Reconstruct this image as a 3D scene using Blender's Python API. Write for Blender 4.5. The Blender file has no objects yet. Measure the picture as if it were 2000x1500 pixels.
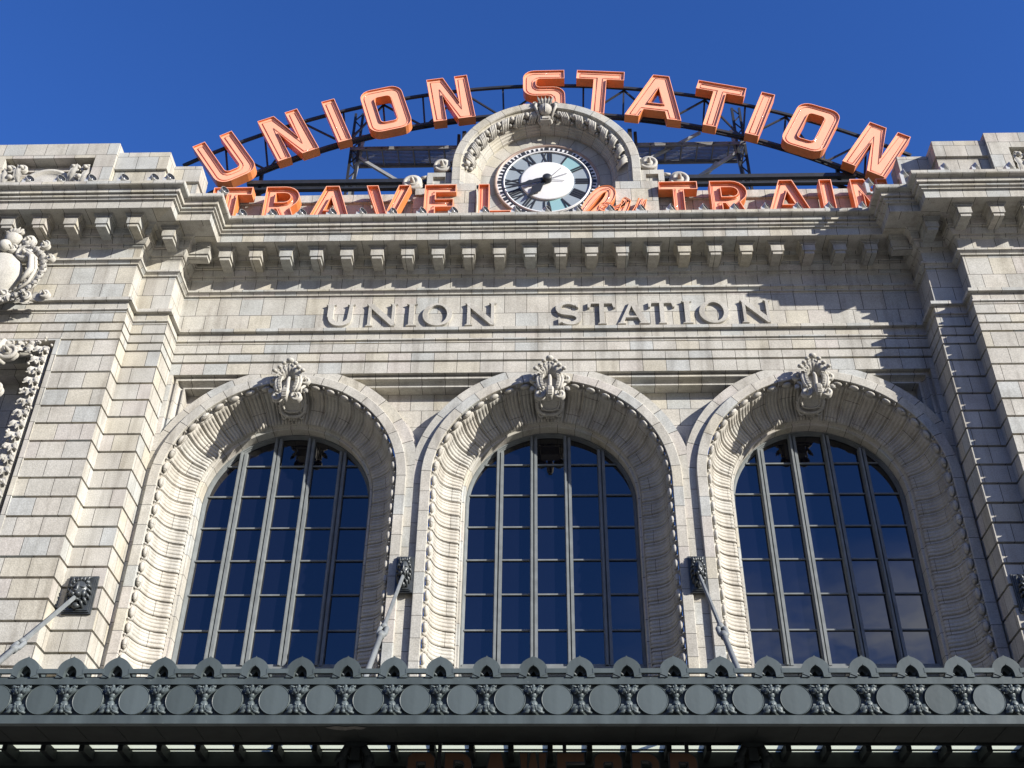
import bpy, bmesh, math, random
from mathutils import Vector, Matrix
from mathutils.geometry import tessellate_polygon
PI = math.pi
sc = bpy.context.scene
COL = sc.collection
R_ = math.radians
random.seed(7)

# ------------------------------------------------------------------ camera, sky, sun, exposure
cam_d = bpy.data.cameras.new('camera'); cam = bpy.data.objects.new('camera', cam_d); COL.objects.link(cam)
RT = Vector((0.999548, 0.02813156, 0.01060231)); UP = Vector((0.00824657, -0.59570765, 0.803159)); FW = Vector((-0.02891, 0.80270854, 0.59567038))
cam.matrix_world = Matrix(((RT.x, UP.x, -FW.x, -0.10928), (RT.y, UP.y, -FW.y, -23.18656), (RT.z, UP.z, -FW.z, 1.6), (0, 0, 0, 1)))
cam_d.sensor_width = 36; cam_d.lens = 2245.1 / 2000 * 36
cam_d.clip_start = 0.1; cam_d.clip_end = 3000
sc.camera = cam
SUN_AZ = R_(57.7); SUN_EL = R_(21.6)
S = Vector((math.sin(SUN_AZ) * math.cos(SUN_EL), -math.cos(SUN_AZ) * math.cos(SUN_EL), math.sin(SUN_EL)))
sd = bpy.data.lights.new('sun', 'SUN'); sd.energy = 5.0; sd.angle = R_(0.5); sd.color = (1.0, 0.95, 0.865)
sun = bpy.data.objects.new('sun', sd); COL.objects.link(sun)
sun.rotation_euler = (-S).to_track_quat('-Z', 'Y').to_euler()
w = bpy.data.worlds.new('World'); sc.world = w; w.use_nodes = True
wt = w.node_tree; wt.nodes.clear()
wo = wt.nodes.new('ShaderNodeOutputWorld'); bg = wt.nodes.new('ShaderNodeBackground'); sky = wt.nodes.new('ShaderNodeTexSky')
sky.sky_type = 'NISHITA'; sky.sun_disc = False; sky.sun_elevation = SUN_EL; sky.sun_rotation = PI - SUN_AZ
sky.altitude = 1600; sky.air_density = 1.0; sky.dust_density = 0.15; sky.ozone_density = 4.0
hs = wt.nodes.new('ShaderNodeHueSaturation'); hs.inputs['Saturation'].default_value = 1.12; hs.inputs['Value'].default_value = 1.0
# thin wisps of cloud low in the part of the sky the windows mirror
tc = wt.nodes.new('ShaderNodeTexCoord'); mp = wt.nodes.new('ShaderNodeMapping'); mp.inputs['Scale'].default_value = (2.2, 2.2, 5.0)
cn = wt.nodes.new('ShaderNodeTexNoise'); cn.inputs['Scale'].default_value = 2.6; cn.inputs['Detail'].default_value = 7; cn.inputs['Roughness'].default_value = 0.62
cr = wt.nodes.new('ShaderNodeValToRGB'); cr.color_ramp.elements[0].position = 0.43; cr.color_ramp.elements[1].position = 0.66
sx = wt.nodes.new('ShaderNodeSeparateXYZ')
mz = wt.nodes.new('ShaderNodeMapRange'); mz.inputs['From Min'].default_value = 0.47; mz.inputs['From Max'].default_value = 0.38
my = wt.nodes.new('ShaderNodeMapRange'); my.inputs['From Min'].default_value = 0.04; my.inputs['From Max'].default_value = 0.30
m1 = wt.nodes.new('ShaderNodeMath'); m1.operation = 'MULTIPLY'; m2 = wt.nodes.new('ShaderNodeMath'); m2.operation = 'MULTIPLY'
mx = wt.nodes.new('ShaderNodeMixRGB'); mx.inputs[2].default_value = (8.5, 8.8, 9.6, 1)
L = wt.links.new
L(tc.outputs['Generated'], mp.inputs['Vector']); L(mp.outputs['Vector'], cn.inputs['Vector']); L(cn.outputs['Fac'], cr.inputs['Fac'])
L(tc.outputs['Generated'], sx.inputs[0]); L(sx.outputs['Z'], mz.inputs['Value']); L(sx.outputs['X'], my.inputs['Value'])
L(mz.outputs[0], m1.inputs[0]); L(my.outputs[0], m1.inputs[1]); L(m1.outputs[0], m2.inputs[0]); L(cr.outputs['Color'], m2.inputs[1])
gn = wt.nodes.new('ShaderNodeMixRGB'); gn.blend_type = 'MULTIPLY'; gn.inputs[0].default_value = 1; gn.inputs[2].default_value = (.76, .90, 1.34, 1)
L(sky.outputs['Color'], hs.inputs['Color']); L(hs.outputs['Color'], gn.inputs[1]); 
# below about 20 degrees sky colour is dimmed, like an unseen city, cutting ambient light
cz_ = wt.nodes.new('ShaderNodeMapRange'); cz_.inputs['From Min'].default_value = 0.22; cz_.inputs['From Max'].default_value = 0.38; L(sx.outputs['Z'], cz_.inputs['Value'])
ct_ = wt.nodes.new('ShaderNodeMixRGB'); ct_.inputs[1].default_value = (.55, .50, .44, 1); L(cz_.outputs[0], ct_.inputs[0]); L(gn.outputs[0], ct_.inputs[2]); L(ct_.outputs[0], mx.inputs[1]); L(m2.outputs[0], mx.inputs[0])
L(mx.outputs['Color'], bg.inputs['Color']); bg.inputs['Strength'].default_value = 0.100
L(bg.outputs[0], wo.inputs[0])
sc.view_settings.view_transform = 'Standard'; sc.view_settings.look = 'None'; sc.view_settings.exposure = 0.84; sc.view_settings.gamma = 1.0

# ------------------------------------------------------------------ materials
def newmat(name):
    m = bpy.data.materials.new(name); m.use_nodes = True
    return m, m.node_tree, m.node_tree.nodes['Principled BSDF']
def setc(sock, c): sock.default_value = (c[0], c[1], c[2], 1)
def stone_mat(name, rows=True, tints=None, joint=0.014, bw=0.56, rough=0.82, dirt=0.11, bump=0.35):
    m, t, b = newmat(name); N = t.nodes.new; K = t.links.new
    uv = N('ShaderNodeUVMap'); oi = N('ShaderNodeObjectInfo')
    sp = N('ShaderNodeSeparateXYZ'); K(oi.outputs['Location'], sp.inputs[0])
    cb = N('ShaderNodeCombineXYZ'); K(sp.outputs['X'], cb.inputs[0])
    va = N('ShaderNodeVectorMath'); va.operation = 'ADD'; K(uv.outputs[0], va.inputs[0]); K(cb.outputs[0], va.inputs[1])
    br = N('ShaderNodeTexBrick'); br.offset = 0.5; br.inputs['Scale'].default_value = 1
    br.inputs['Brick Width'].default_value = bw; br.inputs['Row Height'].default_value = 0.475
    br.inputs['Mortar Size'].default_value = joint / 2; br.inputs['Mortar Smooth'].default_value = 0.3; br.inputs['Bias'].default_value = 0
    setc(br.inputs['Color1'], (0, 0, 0)); setc(br.inputs['Color2'], (1, 1, 1)); setc(br.inputs['Mortar'], (0.5, 0.5, 0.5))
    K(va.outputs[0], br.inputs['Vector'])
    rp = N('ShaderNodeValToRGB'); rp.color_ramp.interpolation = 'CONSTANT'
    tints = tints or [(.445, .428, .382), (.468, .445, .395), (.435, .425, .388), (.462, .434, .395), (.418, .425, .405), (.452, .437, .39), (.47, .442, .37), (.425, .407, .365), (.462, .447, .402)]
    els = rp.color_ramp.elements
    els[0].position = 0; els[0].color = (*tints[0], 1); els[1].position = 1 / len(tints); els[1].color = (*tints[1], 1)
    for i in range(2, len(tints)):
        e = els.new(i / len(tints)); e.color = (*tints[i], 1)
    K(br.outputs['Color'], rp.inputs['Fac'])
    ob = N('ShaderNodeTexCoord')
    n1 = N('ShaderNodeTexNoise'); n1.inputs['Scale'].default_value = 1.3; n1.inputs['Detail'].default_value = 9; n1.inputs['Roughness'].default_value = 0.65
    n2 = N('ShaderNodeTexNoise'); n2.inputs['Scale'].default_value = 38; n2.inputs['Detail'].default_value = 5
    n3 = N('ShaderNodeTexNoise'); n3.inputs['Scale'].default_value = 1.0; n3.inputs['Detail'].default_value = 6
    st = N('ShaderNodeMapping'); st.inputs['Scale'].default_value = (4.5, 4.5, 0.38)
    K(ob.outputs['Object'], n1.inputs['Vector']); K(ob.outputs['Object'], n2.inputs['Vector']); K(ob.outputs['Object'], st.inputs[0]); K(st.outputs[0], n3.inputs['Vector'])
    def mixm(fac, a, bcol, blend='MULTIPLY'):
        q = N('ShaderNodeMixRGB'); q.blend_type = blend
        q.inputs[0].default_value = fac; K(a, q.inputs[1])
        if isinstance(bcol, tuple): setc(q.inputs[2], bcol)
        else: K(bcol, q.inputs[2])
        return q.outputs[0]
    r1 = N('ShaderNodeValToRGB'); r1.color_ramp.elements[0].position = .3; r1.color_ramp.elements[1].position = .72
    r1.color_ramp.elements[0].color = (.80, .79, .77, 1); r1.color_ramp.elements[1].color = (1.1, 1.1, 1.1, 1); K(n1.outputs['Fac'], r1.inputs[0])
    r2 = N('ShaderNodeValToRGB'); r2.color_ramp.elements[0].position = .35; r2.color_ramp.elements[1].position = .65
    r2.color_ramp.elements[0].color = (.86, .86, .86, 1); r2.color_ramp.elements[1].color = (1.12, 1.12, 1.12, 1); K(n2.outputs['Fac'], r2.inputs[0])
    r3 = N('ShaderNodeValToRGB'); r3.color_ramp.elements[0].position = .30; r3.color_ramp.elements[1].position = .50
    r3.color_ramp.elements[0].color = (1 - dirt * 2.2, 1 - dirt * 2.3, 1 - dirt * 2.4, 1); r3.color_ramp.elements[1].color = (1, 1, 1, 1); K(n3.outputs['Fac'], r3.inputs[0])
    c = mixm(1, rp.outputs[0], r1.outputs[0]); c = mixm(1, c, r2.outputs[0]); c = mixm(1, c, r3.outputs[0])
    if rows:
        jm = N('ShaderNodeMixRGB'); K(br.outputs['Fac'], jm.inputs[0]); K(c, jm.inputs[1]); setc(jm.inputs[2], (.03, .027, .025)); c = jm.outputs[0]
    K(c, b.inputs['Base Color']); b.inputs['Roughness'].default_value = rough; b.inputs['Specular IOR Level'].default_value = 0.25
    bp = N('ShaderNodeBump'); bp.inputs['Strength'].default_value = bump; bp.inputs['Distance'].default_value = 0.012
    ad = N('ShaderNodeMath'); ad.operation = 'MULTIPLY_ADD'; K(br.outputs['Fac'], ad.inputs[0]); ad.inputs[1].default_value = -1.0 if rows else 0.0; K(n2.outputs['Fac'], ad.inputs[2])
    K(ad.outputs[0], bp.inputs['Height']); K(bp.outputs[0], b.inputs['Normal'])
    return m
def plain_mat(name, col, rough=0.5, metal=0.0, var=0.15, nscale=6, streak=False, spec=0.5, rnd=False):
    m, t, b = newmat(name); N = t.nodes.new; K = t.links.new
    tcn = N('ShaderNodeTexCoord'); n = N('ShaderNodeTexNoise'); n.inputs['Scale'].default_value = nscale; n.inputs['Detail'].default_value = 8
    if streak:
        mpn = N('ShaderNodeMapping'); mpn.inputs['Scale'].default_value = (1.6, 1.6, .25); K(tcn.outputs['Object'], mpn.inputs[0]); K(mpn.outputs[0], n.inputs['Vector'])
    else: K(tcn.outputs['Object'], n.inputs['Vector'])
    r = N('ShaderNodeValToRGB'); r.color_ramp.elements[0].position = .3; r.color_ramp.elements[1].position = .7
    r.color_ramp.elements[0].color = (*[x * (1 - var) for x in col], 1); r.color_ramp.elements[1].color = (*[min(1, x * (1 + var)) for x in col], 1)
    K(n.outputs['Fac'], r.inputs[0]); K(r.outputs[0], b.inputs['Base Color'])
    if rnd:      # every cast piece was painted and has weathered a little differently
        oi = N('ShaderNodeObjectInfo'); mr = N('ShaderNodeValToRGB'); mr.color_ramp.elements[0].color = (.84, .85, .85, 1); mr.color_ramp.elements[1].color = (1.18, 1.18, 1.20, 1)
        q = N('ShaderNodeMixRGB'); q.blend_type = 'MULTIPLY'; q.inputs[0].default_value = 1; K(oi.outputs['Random'], mr.inputs[0]); K(r.outputs[0], q.inputs[1]); K(mr.outputs[0], q.inputs[2])
        n5 = N('ShaderNodeTexNoise'); n5.inputs['Scale'].default_value = 1.7; n5.inputs['Detail'].default_value = 5; K(tcn.outputs['Object'], n5.inputs['Vector'])
        bp = N('ShaderNodeBump'); bp.inputs['Strength'].default_value = .35; bp.inputs['Distance'].default_value = .05; K(n5.outputs['Fac'], bp.inputs['Height']); K(bp.outputs[0], b.inputs['Normal'])
        n6 = N('ShaderNodeTexNoise'); n6.inputs['Scale'].default_value = 14; n6.inputs['Detail'].default_value = 8; n6.inputs['Roughness'].default_value = .7; K(tcn.outputs['Object'], n6.inputs['Vector'])
        r6 = N('ShaderNodeValToRGB'); r6.color_ramp.elements[0].position = .66; r6.color_ramp.elements[1].position = .74; K(n6.outputs['Fac'], r6.inputs[0])
        q6 = N('ShaderNodeMixRGB'); K(r6.outputs[0], q6.inputs[0]); K(q.outputs[0], q6.inputs[1]); setc(q6.inputs[2], (.20, .23, .22)); K(q6.outputs[0], b.inputs['Base Color'])
    b.inputs['Roughness'].default_value = rough; b.inputs['Metallic'].default_value = metal; b.inputs['Specular IOR Level'].default_value = spec
    return m
STONE = stone_mat('granite_blocks')
RING = stone_mat('granite_voussoirs', bw=0.50)
CARVE = stone_mat('carved_granite', rows=False, tints=[(.45, .435, .395), (.44, .425, .385)], dirt=.10)
SHELL = stone_mat('fluted_granite', rows=True, bw=0.9, joint=0.010, dirt=.10, tints=[(.45, .432, .39), (.46, .437, .388), (.44, .428, .39), (.455, .432, .385)])
METAL = plain_mat('painted_copper_frame', (.172, .186, .188), .55, 0, .15, 5, spec=.12)
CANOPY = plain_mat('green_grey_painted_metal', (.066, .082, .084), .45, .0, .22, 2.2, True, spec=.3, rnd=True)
RODM = plain_mat('grey_painted_rod', (.19, .205, .21), .5, 0, .12, 5, spec=.2)
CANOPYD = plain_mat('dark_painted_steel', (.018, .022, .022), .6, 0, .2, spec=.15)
ORANGE = plain_mat('orange_enamel', (.68, .22, .07), .40, 0, .10, 4, True)
PINK = plain_mat('salmon_sign_face', (.86, .39, .25), .45, 0, .05, 3, True)
NEON = plain_mat('unlit_neon_tube', (.60, .24, .15), .15, 0, .05)
STEEL = plain_mat('black_painted_steel', (.018, .02, .024), .5, 0, .2)
GALV = plain_mat('galvanised_steel', (.30, .31, .31), .5, .3, .15)
WHITE = plain_mat('white_enamel', (.66, .66, .66), .35, 0, .03)
BLACK = plain_mat('black_numeral_paint', (.022, .024, .028), .45, 0, .1)
DIALG = plain_mat('grey_opal_glass', (.26, .30, .33), .18, 0, .06, 1.2)
DIALT = plain_mat('teal_opal_glass', (.24, .40, .42), .18, 0, .04, 1.2)
LIONM = plain_mat('dark_patinated_bronze', (.055, .062, .065), .38, .2, .35, 9)
LAMPH = plain_mat('light_lamp_housing', (.50, .50, .48), .4, .2, .1)
LAMPL = plain_mat('dark_lamp_glass', (.03, .032, .036), .12, 0, .1)
BROWN = plain_mat('brown_orange_letter_face', (.085, .036, .012), .5, 0, .1)
def glass_mat():
    m, t, b = newmat('dark_window_glass'); N = t.nodes.new; K = t.links.new
    setc(b.inputs['Base Color'], (.003, .0035, .008)); b.inputs['Roughness'].default_value = 0.015
    b.inputs['IOR'].default_value = 1.78; b.inputs['Specular IOR Level'].default_value = 0.5
    tcn = N('ShaderNodeTexCoord'); n = N('ShaderNodeTexNoise'); n.inputs['Scale'].default_value = .9; n.inputs['Detail'].default_value = 2
    bp = N('ShaderNodeBump'); bp.inputs['Strength'].default_value = .04; bp.inputs['Distance'].default_value = .05
    K(tcn.outputs['Object'], n.inputs['Vector']); K(n.outputs['Fac'], bp.inputs['Height']); K(bp.outputs[0], b.inputs['Normal'])
    return m
GLASS = glass_mat()
def skylight_mat():
    m = bpy.data.materials.new('frosted_skylight_glass'); m.use_nodes = True; t = m.node_tree; t.nodes.clear()
    o = t.nodes.new('ShaderNodeOutputMaterial'); tr = t.nodes.new('ShaderNodeBsdfTranslucent'); df = t.nodes.new('ShaderNodeBsdfDiffuse'); mxs = t.nodes.new('ShaderNodeMixShader')
    setc(tr.inputs[0], (.78, .84, .66)); setc(df.inputs[0], (.5, .55, .47)); mxs.inputs[0].default_value = .25
    t.links.new(tr.outputs[0], mxs.inputs[1]); t.links.new(df.outputs[0], mxs.inputs[2]); t.links.new(mxs.outputs[0], o.inputs[0]); return m
SKYL = skylight_mat()

# ------------------------------------------------------------------ mesh helpers
ORG = {}
def origin(o): return ORG.get(o.name, Vector((0, 0, 0))) if o else Vector((0, 0, 0))
class MB:
    def __init__(s): s.v = []; s.f = []; s.uv = []; s.sm = []; s.mi = []
    def add(s, vs, fs, uvs=None, smooth=False, mi=0):
        o = len(s.v); s.v.extend([tuple(p) for p in vs])
        for k, f in enumerate(fs):
            s.f.append([i + o for i in f]); s.uv.append(uvs[k] if uvs else None); s.sm.append(smooth); s.mi.append(mi)
    def build(s, name, mat, parent=None, z0=18.41, rowh=.475, loc=None):
        org = Vector(loc) if loc is not None else origin(parent)
        me = bpy.data.meshes.new(name); me.from_pydata([tuple(Vector(p) - org) for p in s.v], [], s.f)
        ul = me.uv_layers.new(name='UVMap').data
        me.polygons.foreach_set('use_smooth', s.sm); me.polygons.foreach_set('material_index', s.mi)
        for pi, p in enumerate(me.polygons):
            u = s.uv[pi]
            if u is None:
                n = p.normal; a = (abs(n.x), abs(n.y), abs(n.z))
                u = []
                for vi in p.vertices:
                    c = Vector(s.v[vi])
                    if a[1] >= a[0] and a[1] >= a[2]: u.append((c.x, (c.z - z0) * .475 / rowh))
                    elif a[0] >= a[2]: u.append((c.y + .21, (c.z - z0) * .475 / rowh))
                    else: u.append((c.x, .2375 + .05 * c.y))
            for k, li in enumerate(p.loop_indices): ul[li].uv = u[k]
        for mm in (mat if isinstance(mat, (list, tuple)) else [mat]): me.materials.append(mm)
        me.validate(); me.update()
        o = bpy.data.objects.new(name, me); COL.objects.link(o)
        if parent: o.parent = parent
        if loc is not None: o.location = Vector(loc) - origin(parent)
        ORG[o.name] = org
        return o
def tag(o, label=None, cat=None, group=None, kind=None):
    if label: o['label'] = label
    if cat: o['category'] = cat
    if group: o['group'] = group
    if kind: o['kind'] = kind
    return o
def thing(name, loc, label, cat, group=None):
    o = bpy.data.objects.new(name, None); COL.objects.link(o); o.location = loc; o.empty_display_size = .2
    ORG[o.name] = Vector(loc); return tag(o, label, cat, group)
def copy_tree(o, parent=None, d=(0, 0, 0)):
    c = o.copy(); COL.objects.link(c); ORG[c.name] = ORG.get(o.name, Vector((0, 0, 0))) + Vector(d)
    if parent: c.parent = parent
    for ch in list(o.children): copy_tree(ch, c)
    return c
def move_copy(o, d, parent=None):
    c = copy_tree(o, parent or o.parent, d); c.location = o.location + Vector(d); return c
def box(mb, x0, x1, y0, y1, z0, z1, mi=0, skip=''):
    v = [(x0, y0, z0), (x1, y0, z0), (x1, y1, z0), (x0, y1, z0), (x0, y0, z1), (x1, y0, z1), (x1, y1, z1), (x0, y1, z1)]
    f = {'b': (0, 3, 2, 1), 't': (4, 5, 6, 7), 'f': (0, 1, 5, 4), 'r': (1, 2, 6, 5), 'k': (2, 3, 7, 6), 'l': (3, 0, 4, 7)}
    mb.add(v, [f[k] for k in f if k not in skip], mi=mi)
def bar(mb, a, b, wd, dp=None, up=(0, 1, 0), mi=0):
    a = Vector(a); b = Vector(b); d = (b - a).normalized(); u = Vector(up)
    s_ = d.cross(u)
    if s_.length < 1e-4: s_ = d.cross(Vector((1, 0, 0)))
    s_.normalize(); t = s_.cross(d).normalized(); dp = dp or wd
    q = [(-1, -1), (1, -1), (1, 1), (-1, 1)]
    v = [a + s_ * (i * wd / 2) + t * (j * dp / 2) for i, j in q] + [b + s_ * (i * wd / 2) + t * (j * dp / 2) for i, j in q]
    mb.add(v, [(0, 1, 2, 3), (7, 6, 5, 4), (0, 4, 5, 1), (1, 5, 6, 2), (2, 6, 7, 3), (3, 7, 4, 0)], mi=mi)
def tube(mb, pts, r, n=8, closed=False, mi=0, smooth=True):
    pts = [Vector(p) for p in pts]; m = len(pts); rr = r if isinstance(r, (list, tuple)) else [r] * m
    vs = []; prev = None
    for i, p in enumerate(pts):
        if closed: d = pts[(i + 1) % m] - pts[i - 1]
        else: d = pts[min(i + 1, m - 1)] - pts[max(i - 1, 0)]
        d.normalize()
        if prev is None:
            u = d.cross(Vector((0, 1, 0)));
            if u.length < .1: u = d.cross(Vector((1, 0, 0)))
        else: u = prev - d * prev.dot(d)
        u.normalize(); prev = u; w_ = d.cross(u)
        for k in range(n):
            a = 2 * PI * k / n; vs.append(p + (u * math.cos(a) + w_ * math.sin(a)) * rr[i])
    fs = []
    for i in range(m if closed else m - 1):
        j = (i + 1) % m
        for k in range(n):
            l = (k + 1) % n; fs.append((i * n + k, i * n + l, j * n + l, j * n + k))
    if not closed:
        fs.append(tuple(range(n - 1, -1, -1))); fs.append(tuple(range((m - 1) * n, m * n)))
    mb.add(vs, fs, smooth=smooth, mi=mi)
def blob(mb, c, r, rot=None, nu=10, nv=6, mi=0, rid=0, ridn=6):
    """an ellipsoid, optionally ribbed along its long axis"""
    c = Vector(c); vs = [];
    for j in range(nv + 1):
        ph = PI * j / nv
        for i in range(nu):
            th = 2 * PI * i / nu; k = 1 + rid * math.cos(ridn * th)
            p = Vector((r[0] * math.sin(ph) * math.cos(th) * k, r[1] * math.sin(ph) * math.sin(th) * k, r[2] * math.cos(ph)))
            if rot is not None: p = rot @ p
            vs.append(c + p)
    fs = []
    for j in range(nv):
        for i in range(nu):
            k = (i + 1) % nu
            fs.append((j * nu + i, j * nu + nu + i, j * nu + nu + k, j * nu + k))
    mb.add(vs, fs, smooth=True, mi=mi)
def lathe(mb, prof, c, axis=(0, -1, 0), n=32, mi=0, smooth=True, arc=None):
    """prof [(r,h)] turned about axis through c; h runs along axis"""
    ax = Vector(axis).normalized(); u = ax.cross(Vector((0, 0, 1)))
    if u.length < .1: u = ax.cross(Vector((1, 0, 0)))
    u.normalize(); w_ = ax.cross(u); c = Vector(c); vs = []
    for r, h in prof:
        for k in range(n):
            a = 2 * PI * k / n; vs.append(c + ax * h + (u * math.cos(a) + w_ * math.sin(a)) * r)
    fs = []
    for i in range(len(prof) - 1):
        for k in range(n):
            l = (k + 1) % n; fs.append((i * n + k, i * n + l, i * n + n + l, i * n + n + k))
    mb.add(vs, fs, smooth=smooth, mi=mi)
def tess(outer, holes=()):
    loops = [[Vector((p[0], p[1], 0)) for p in l] for l in [outer] + list(holes)]
    pts = [p for l in [outer] + list(holes) for p in l]
    return pts, [tuple(t) for t in tessellate_polygon(loops)]
def area(l): return sum(l[i - 1][0] * l[i][1] - l[i][0] * l[i - 1][1] for i in range(len(l))) / 2
def prism(mb, outer, holes, yf, yb, tr=lambda x, z: (x, z), mi=0, miside=None, front=True, back=True, sides=True):
    """flat polygon (x,z) given thickness from y=yf (front) to y=yb (back)"""
    miside = mi if miside is None else miside
    pts, tris = tess(outer, holes)
    P = [tr(*p) for p in pts]
    def orient(t, s):
        a, b, c = [P[i] for i in t]; k = (b[0] - a[0]) * (c[1] - a[1]) - (b[1] - a[1]) * (c[0] - a[0])
        return t if (k > 0) == s else (t[0], t[2], t[1])
    if front: mb.add([(p[0], yf, p[1]) for p in P], [orient(t, True) for t in tris], mi=mi)
    if back: mb.add([(p[0], yb, p[1]) for p in P], [orient(t, False) for t in tris], mi=mi)
    if sides:
        for l, hole in [(outer, False)] + [(h, True) for h in holes]:
            ccw = area(l) > 0; q = list(l) if (ccw != hole) else list(reversed(l))
            n = len(q); Q = [tr(*p) for p in q]
            mb.add([(p[0], yf, p[1]) for p in Q] + [(p[0], yb, p[1]) for p in Q], [(i, i + n, (i + 1) % n + n, (i + 1) % n) for i in range(n)], mi=miside)
def inset(l, d):
    """offset a closed polygon inwards by d (negative: outwards), mitred"""
    q = list(l); ccw = area(q) > 0; n = len(q); out = []
    for i in range(n):
        a, b, c = Vector(q[i - 1]), Vector(q[i]), Vector(q[(i + 1) % n])
        e1 = (b - a).normalized(); e2 = (c - b).normalized()
        n1 = Vector((-e1.y, e1.x)); n2 = Vector((-e2.y, e2.x))
        if not ccw: n1 = -n1; n2 = -n2
        m = n1 + n2
        if m.length < 1e-5: m = n1
        m.normalize(); k = d / max(.35, m.dot(n1)); p = b + m * k; out.append((p.x, p.y))
    return out
def arc(cx, cz, r, a0, a1, n=6): return [(cx + r * math.cos(R_(a0 + (a1 - a0) * i / n)), cz + r * math.sin(R_(a0 + (a1 - a0) * i / n))) for i in range(n + 1)]
def spiral(c, r0, r1, turns, n=26, s=1, a0=0, y=0, dy=0):
    """points of a scroll in the x-z plane, s = -1 mirrors it"""
    return [(c[0] + s * (r0 + (r1 - r0) * i / n) * math.cos(R_(a0) + turns * 2 * PI * i / n), y + dy * i / n, c[1] + (r0 + (r1 - r0) * i / n) * math.sin(R_(a0) + turns * 2 * PI * i / n)) for i in range(n + 1)]

# plan of the facade: main wall, inner pilaster break, outer bay (left and right)
P1L, P1R, P2L, P2R = -9.22, 9.15, -10.07, 9.90
YM, YP1, YP2 = -1.20, -2.00, -2.46
XE = 17.0
def plan(p):
    return [(-XE, YP2 - p), (P2L + p, YP2 - p), (P2L + p, YP1 - p), (P1L + p, YP1 - p), (P1L + p, YM - p),
            (P1R - p, YM - p), (P1R - p, YP1 - p), (P2R - p, YP1 - p), (P2R - p, YP2 - p), (XE, YP2 - p)]
def sweep(mb, prof, planf=plan, rows=None, mrow=None, zref=18.41):
    """prof [(p,z)] from top to bottom swept along the plan; rows: function z -> v"""
    for k in range(len(prof) - 1):
        (p0, z0), (p1, z1) = prof[k], prof[k + 1]
        A, B = planf(p0), planf(p1)
        for i in range(len(A) - 1):
            a0, a1, b0, b1 = A[i], A[i + 1], B[i], B[i + 1]
            v = [(a0[0], a0[1], z0), (b0[0], b0[1], z1), (b1[0], b1[1], z1), (a1[0], a1[1], z0)]
            if (Vector(v[0]) - Vector(v[3])).length < 1e-4 and (Vector(v[1]) - Vector(v[2])).length < 1e-4: continue
            side = abs(a1[0] - a0[0]) < abs(a1[1] - a0[1])
            h = z0 - z1
            if h > .3:
                vt, vb = (rows(z0), rows(z1)) if rows else ((z0 - zref), (z1 - zref))
            else:
                m_ = .475 * (k // 3) + .2375; vt, vb = m_ + .1, m_ - .1
            uu = [q[1] * 1.0 + .21 if side else q[0] for q in (a0, b0, b1, a1)]
            mb.add(v, [(0, 1, 2, 3)], [[(uu[0], vt), (uu[1], vb), (uu[2], vb), (uu[3], vt)]])

# ------------------------------------------------------------------ setting
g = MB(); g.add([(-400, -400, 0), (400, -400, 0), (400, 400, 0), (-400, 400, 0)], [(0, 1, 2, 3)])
GROUND = plain_mat('darkened_paving', (.115, .11, .095), .85, 0, .15, .8)  # paving colour set dark to weaken bounced light on the soffits
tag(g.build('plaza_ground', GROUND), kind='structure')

BLD = thing('station_building', (0, 0, 0), 'monumental pale granite station facade with three tall arched windows and a deep bracketed cornice', 'building')

# ------------------------------------------------------------------ entablature (one continuous stone part that breaks forward over the piers)
wall_lo = 19.74; row_l = (20.77 - 19.70) / 2
def rows_letters(z): return (z - 19.70) / row_l * .475
e = MB()
CORN = [(-.4, 22.62), (1.03, 22.60), (1.06, 22.59), (1.06, 22.50), (1.04, 22.475), (.94, 22.45), (.93, 22.44), (.925, 22.335), (.85, 22.33), (.845, 22.30), (.87, 22.295), (.875, 22.275), (.865, 22.25),
        (.82, 22.235), (.815, 22.225), (.815, 22.188), (.765, 22.175), (.76, 22.165), (.75, 21.955), (.735, 21.95), (.25, 21.95), (.22, 21.91), (.19, 21.90), (.16, 21.885), (.15, 21.85), (.12, 21.84), (.115, 21.70),
        (.09, 21.685), (.09, 21.645), (.05, 21.64), (.05, 21.60), (.03, 21.56), (.0, 21.50), (-.02, 21.47), (-.06, 21.465), (-.06, 21.42), (-.09, 21.40), (-.115, 21.365)]
sweep(e, CORN)
e.build('cornice', STONE, BLD)
e = MB()
FRZ = [(-.115, 21.365), (-.115, 21.08), (-.09, 21.03), (-.04, 21.0), (-.01, 20.99), (-.01, 20.935), (-.035, 20.925), (-.07, 20.89), (-.085, 20.875), (-.085, 20.84), (-.13, 20.832), (-.13, 20.79), (-.13, 20.77),
       (-.13, 19.76), (-.10, 19.70), (-.03, 19.675), (.045, 19.665), (.045, 19.575), (-.045, 19.57), (-.045, 19.375), (-.10, 19.37), (-.10, 19.345), (.0, 19.34), (.005, 19.30), (-.05, 19.265), (-.05, 19.25), (-.01, 19.245), (-.01, 19.215), (-.08, 19.21), (-.08, 19.185), (.0, 19.18)]
def rowfr(z): return (z - 19.70) / row_l * .475 if z < 20.8 else (z - 21.0) / .5 * .475 + .01
sweep(e, FRZ, rows=rowfr)
e.build('frieze_and_architrave', STONE, BLD)
# upper wall with its two grooved courses
e = MB()
W1 = [(.0, 19.18), (.0, 18.932), (-.085, 18.93), (-.085, 18.885), (.0, 18.875), (.0, 18.662), (-.085, 18.66), (-.085, 18.61), (.0, 18.60)]
def rowsM(z): return (z - 19.18) / .275 * .475 + 0.001
def planM(p): return [(P1L - .0 + p, YM - p), (P1R - p, YM - p)]
sweep(e, W1 + [(.0, 18.27)], planM, rows=lambda z: (z - 18.60) / .33 * .475 + .001)
e.build('upper_wall', STONE, BLD)
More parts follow.
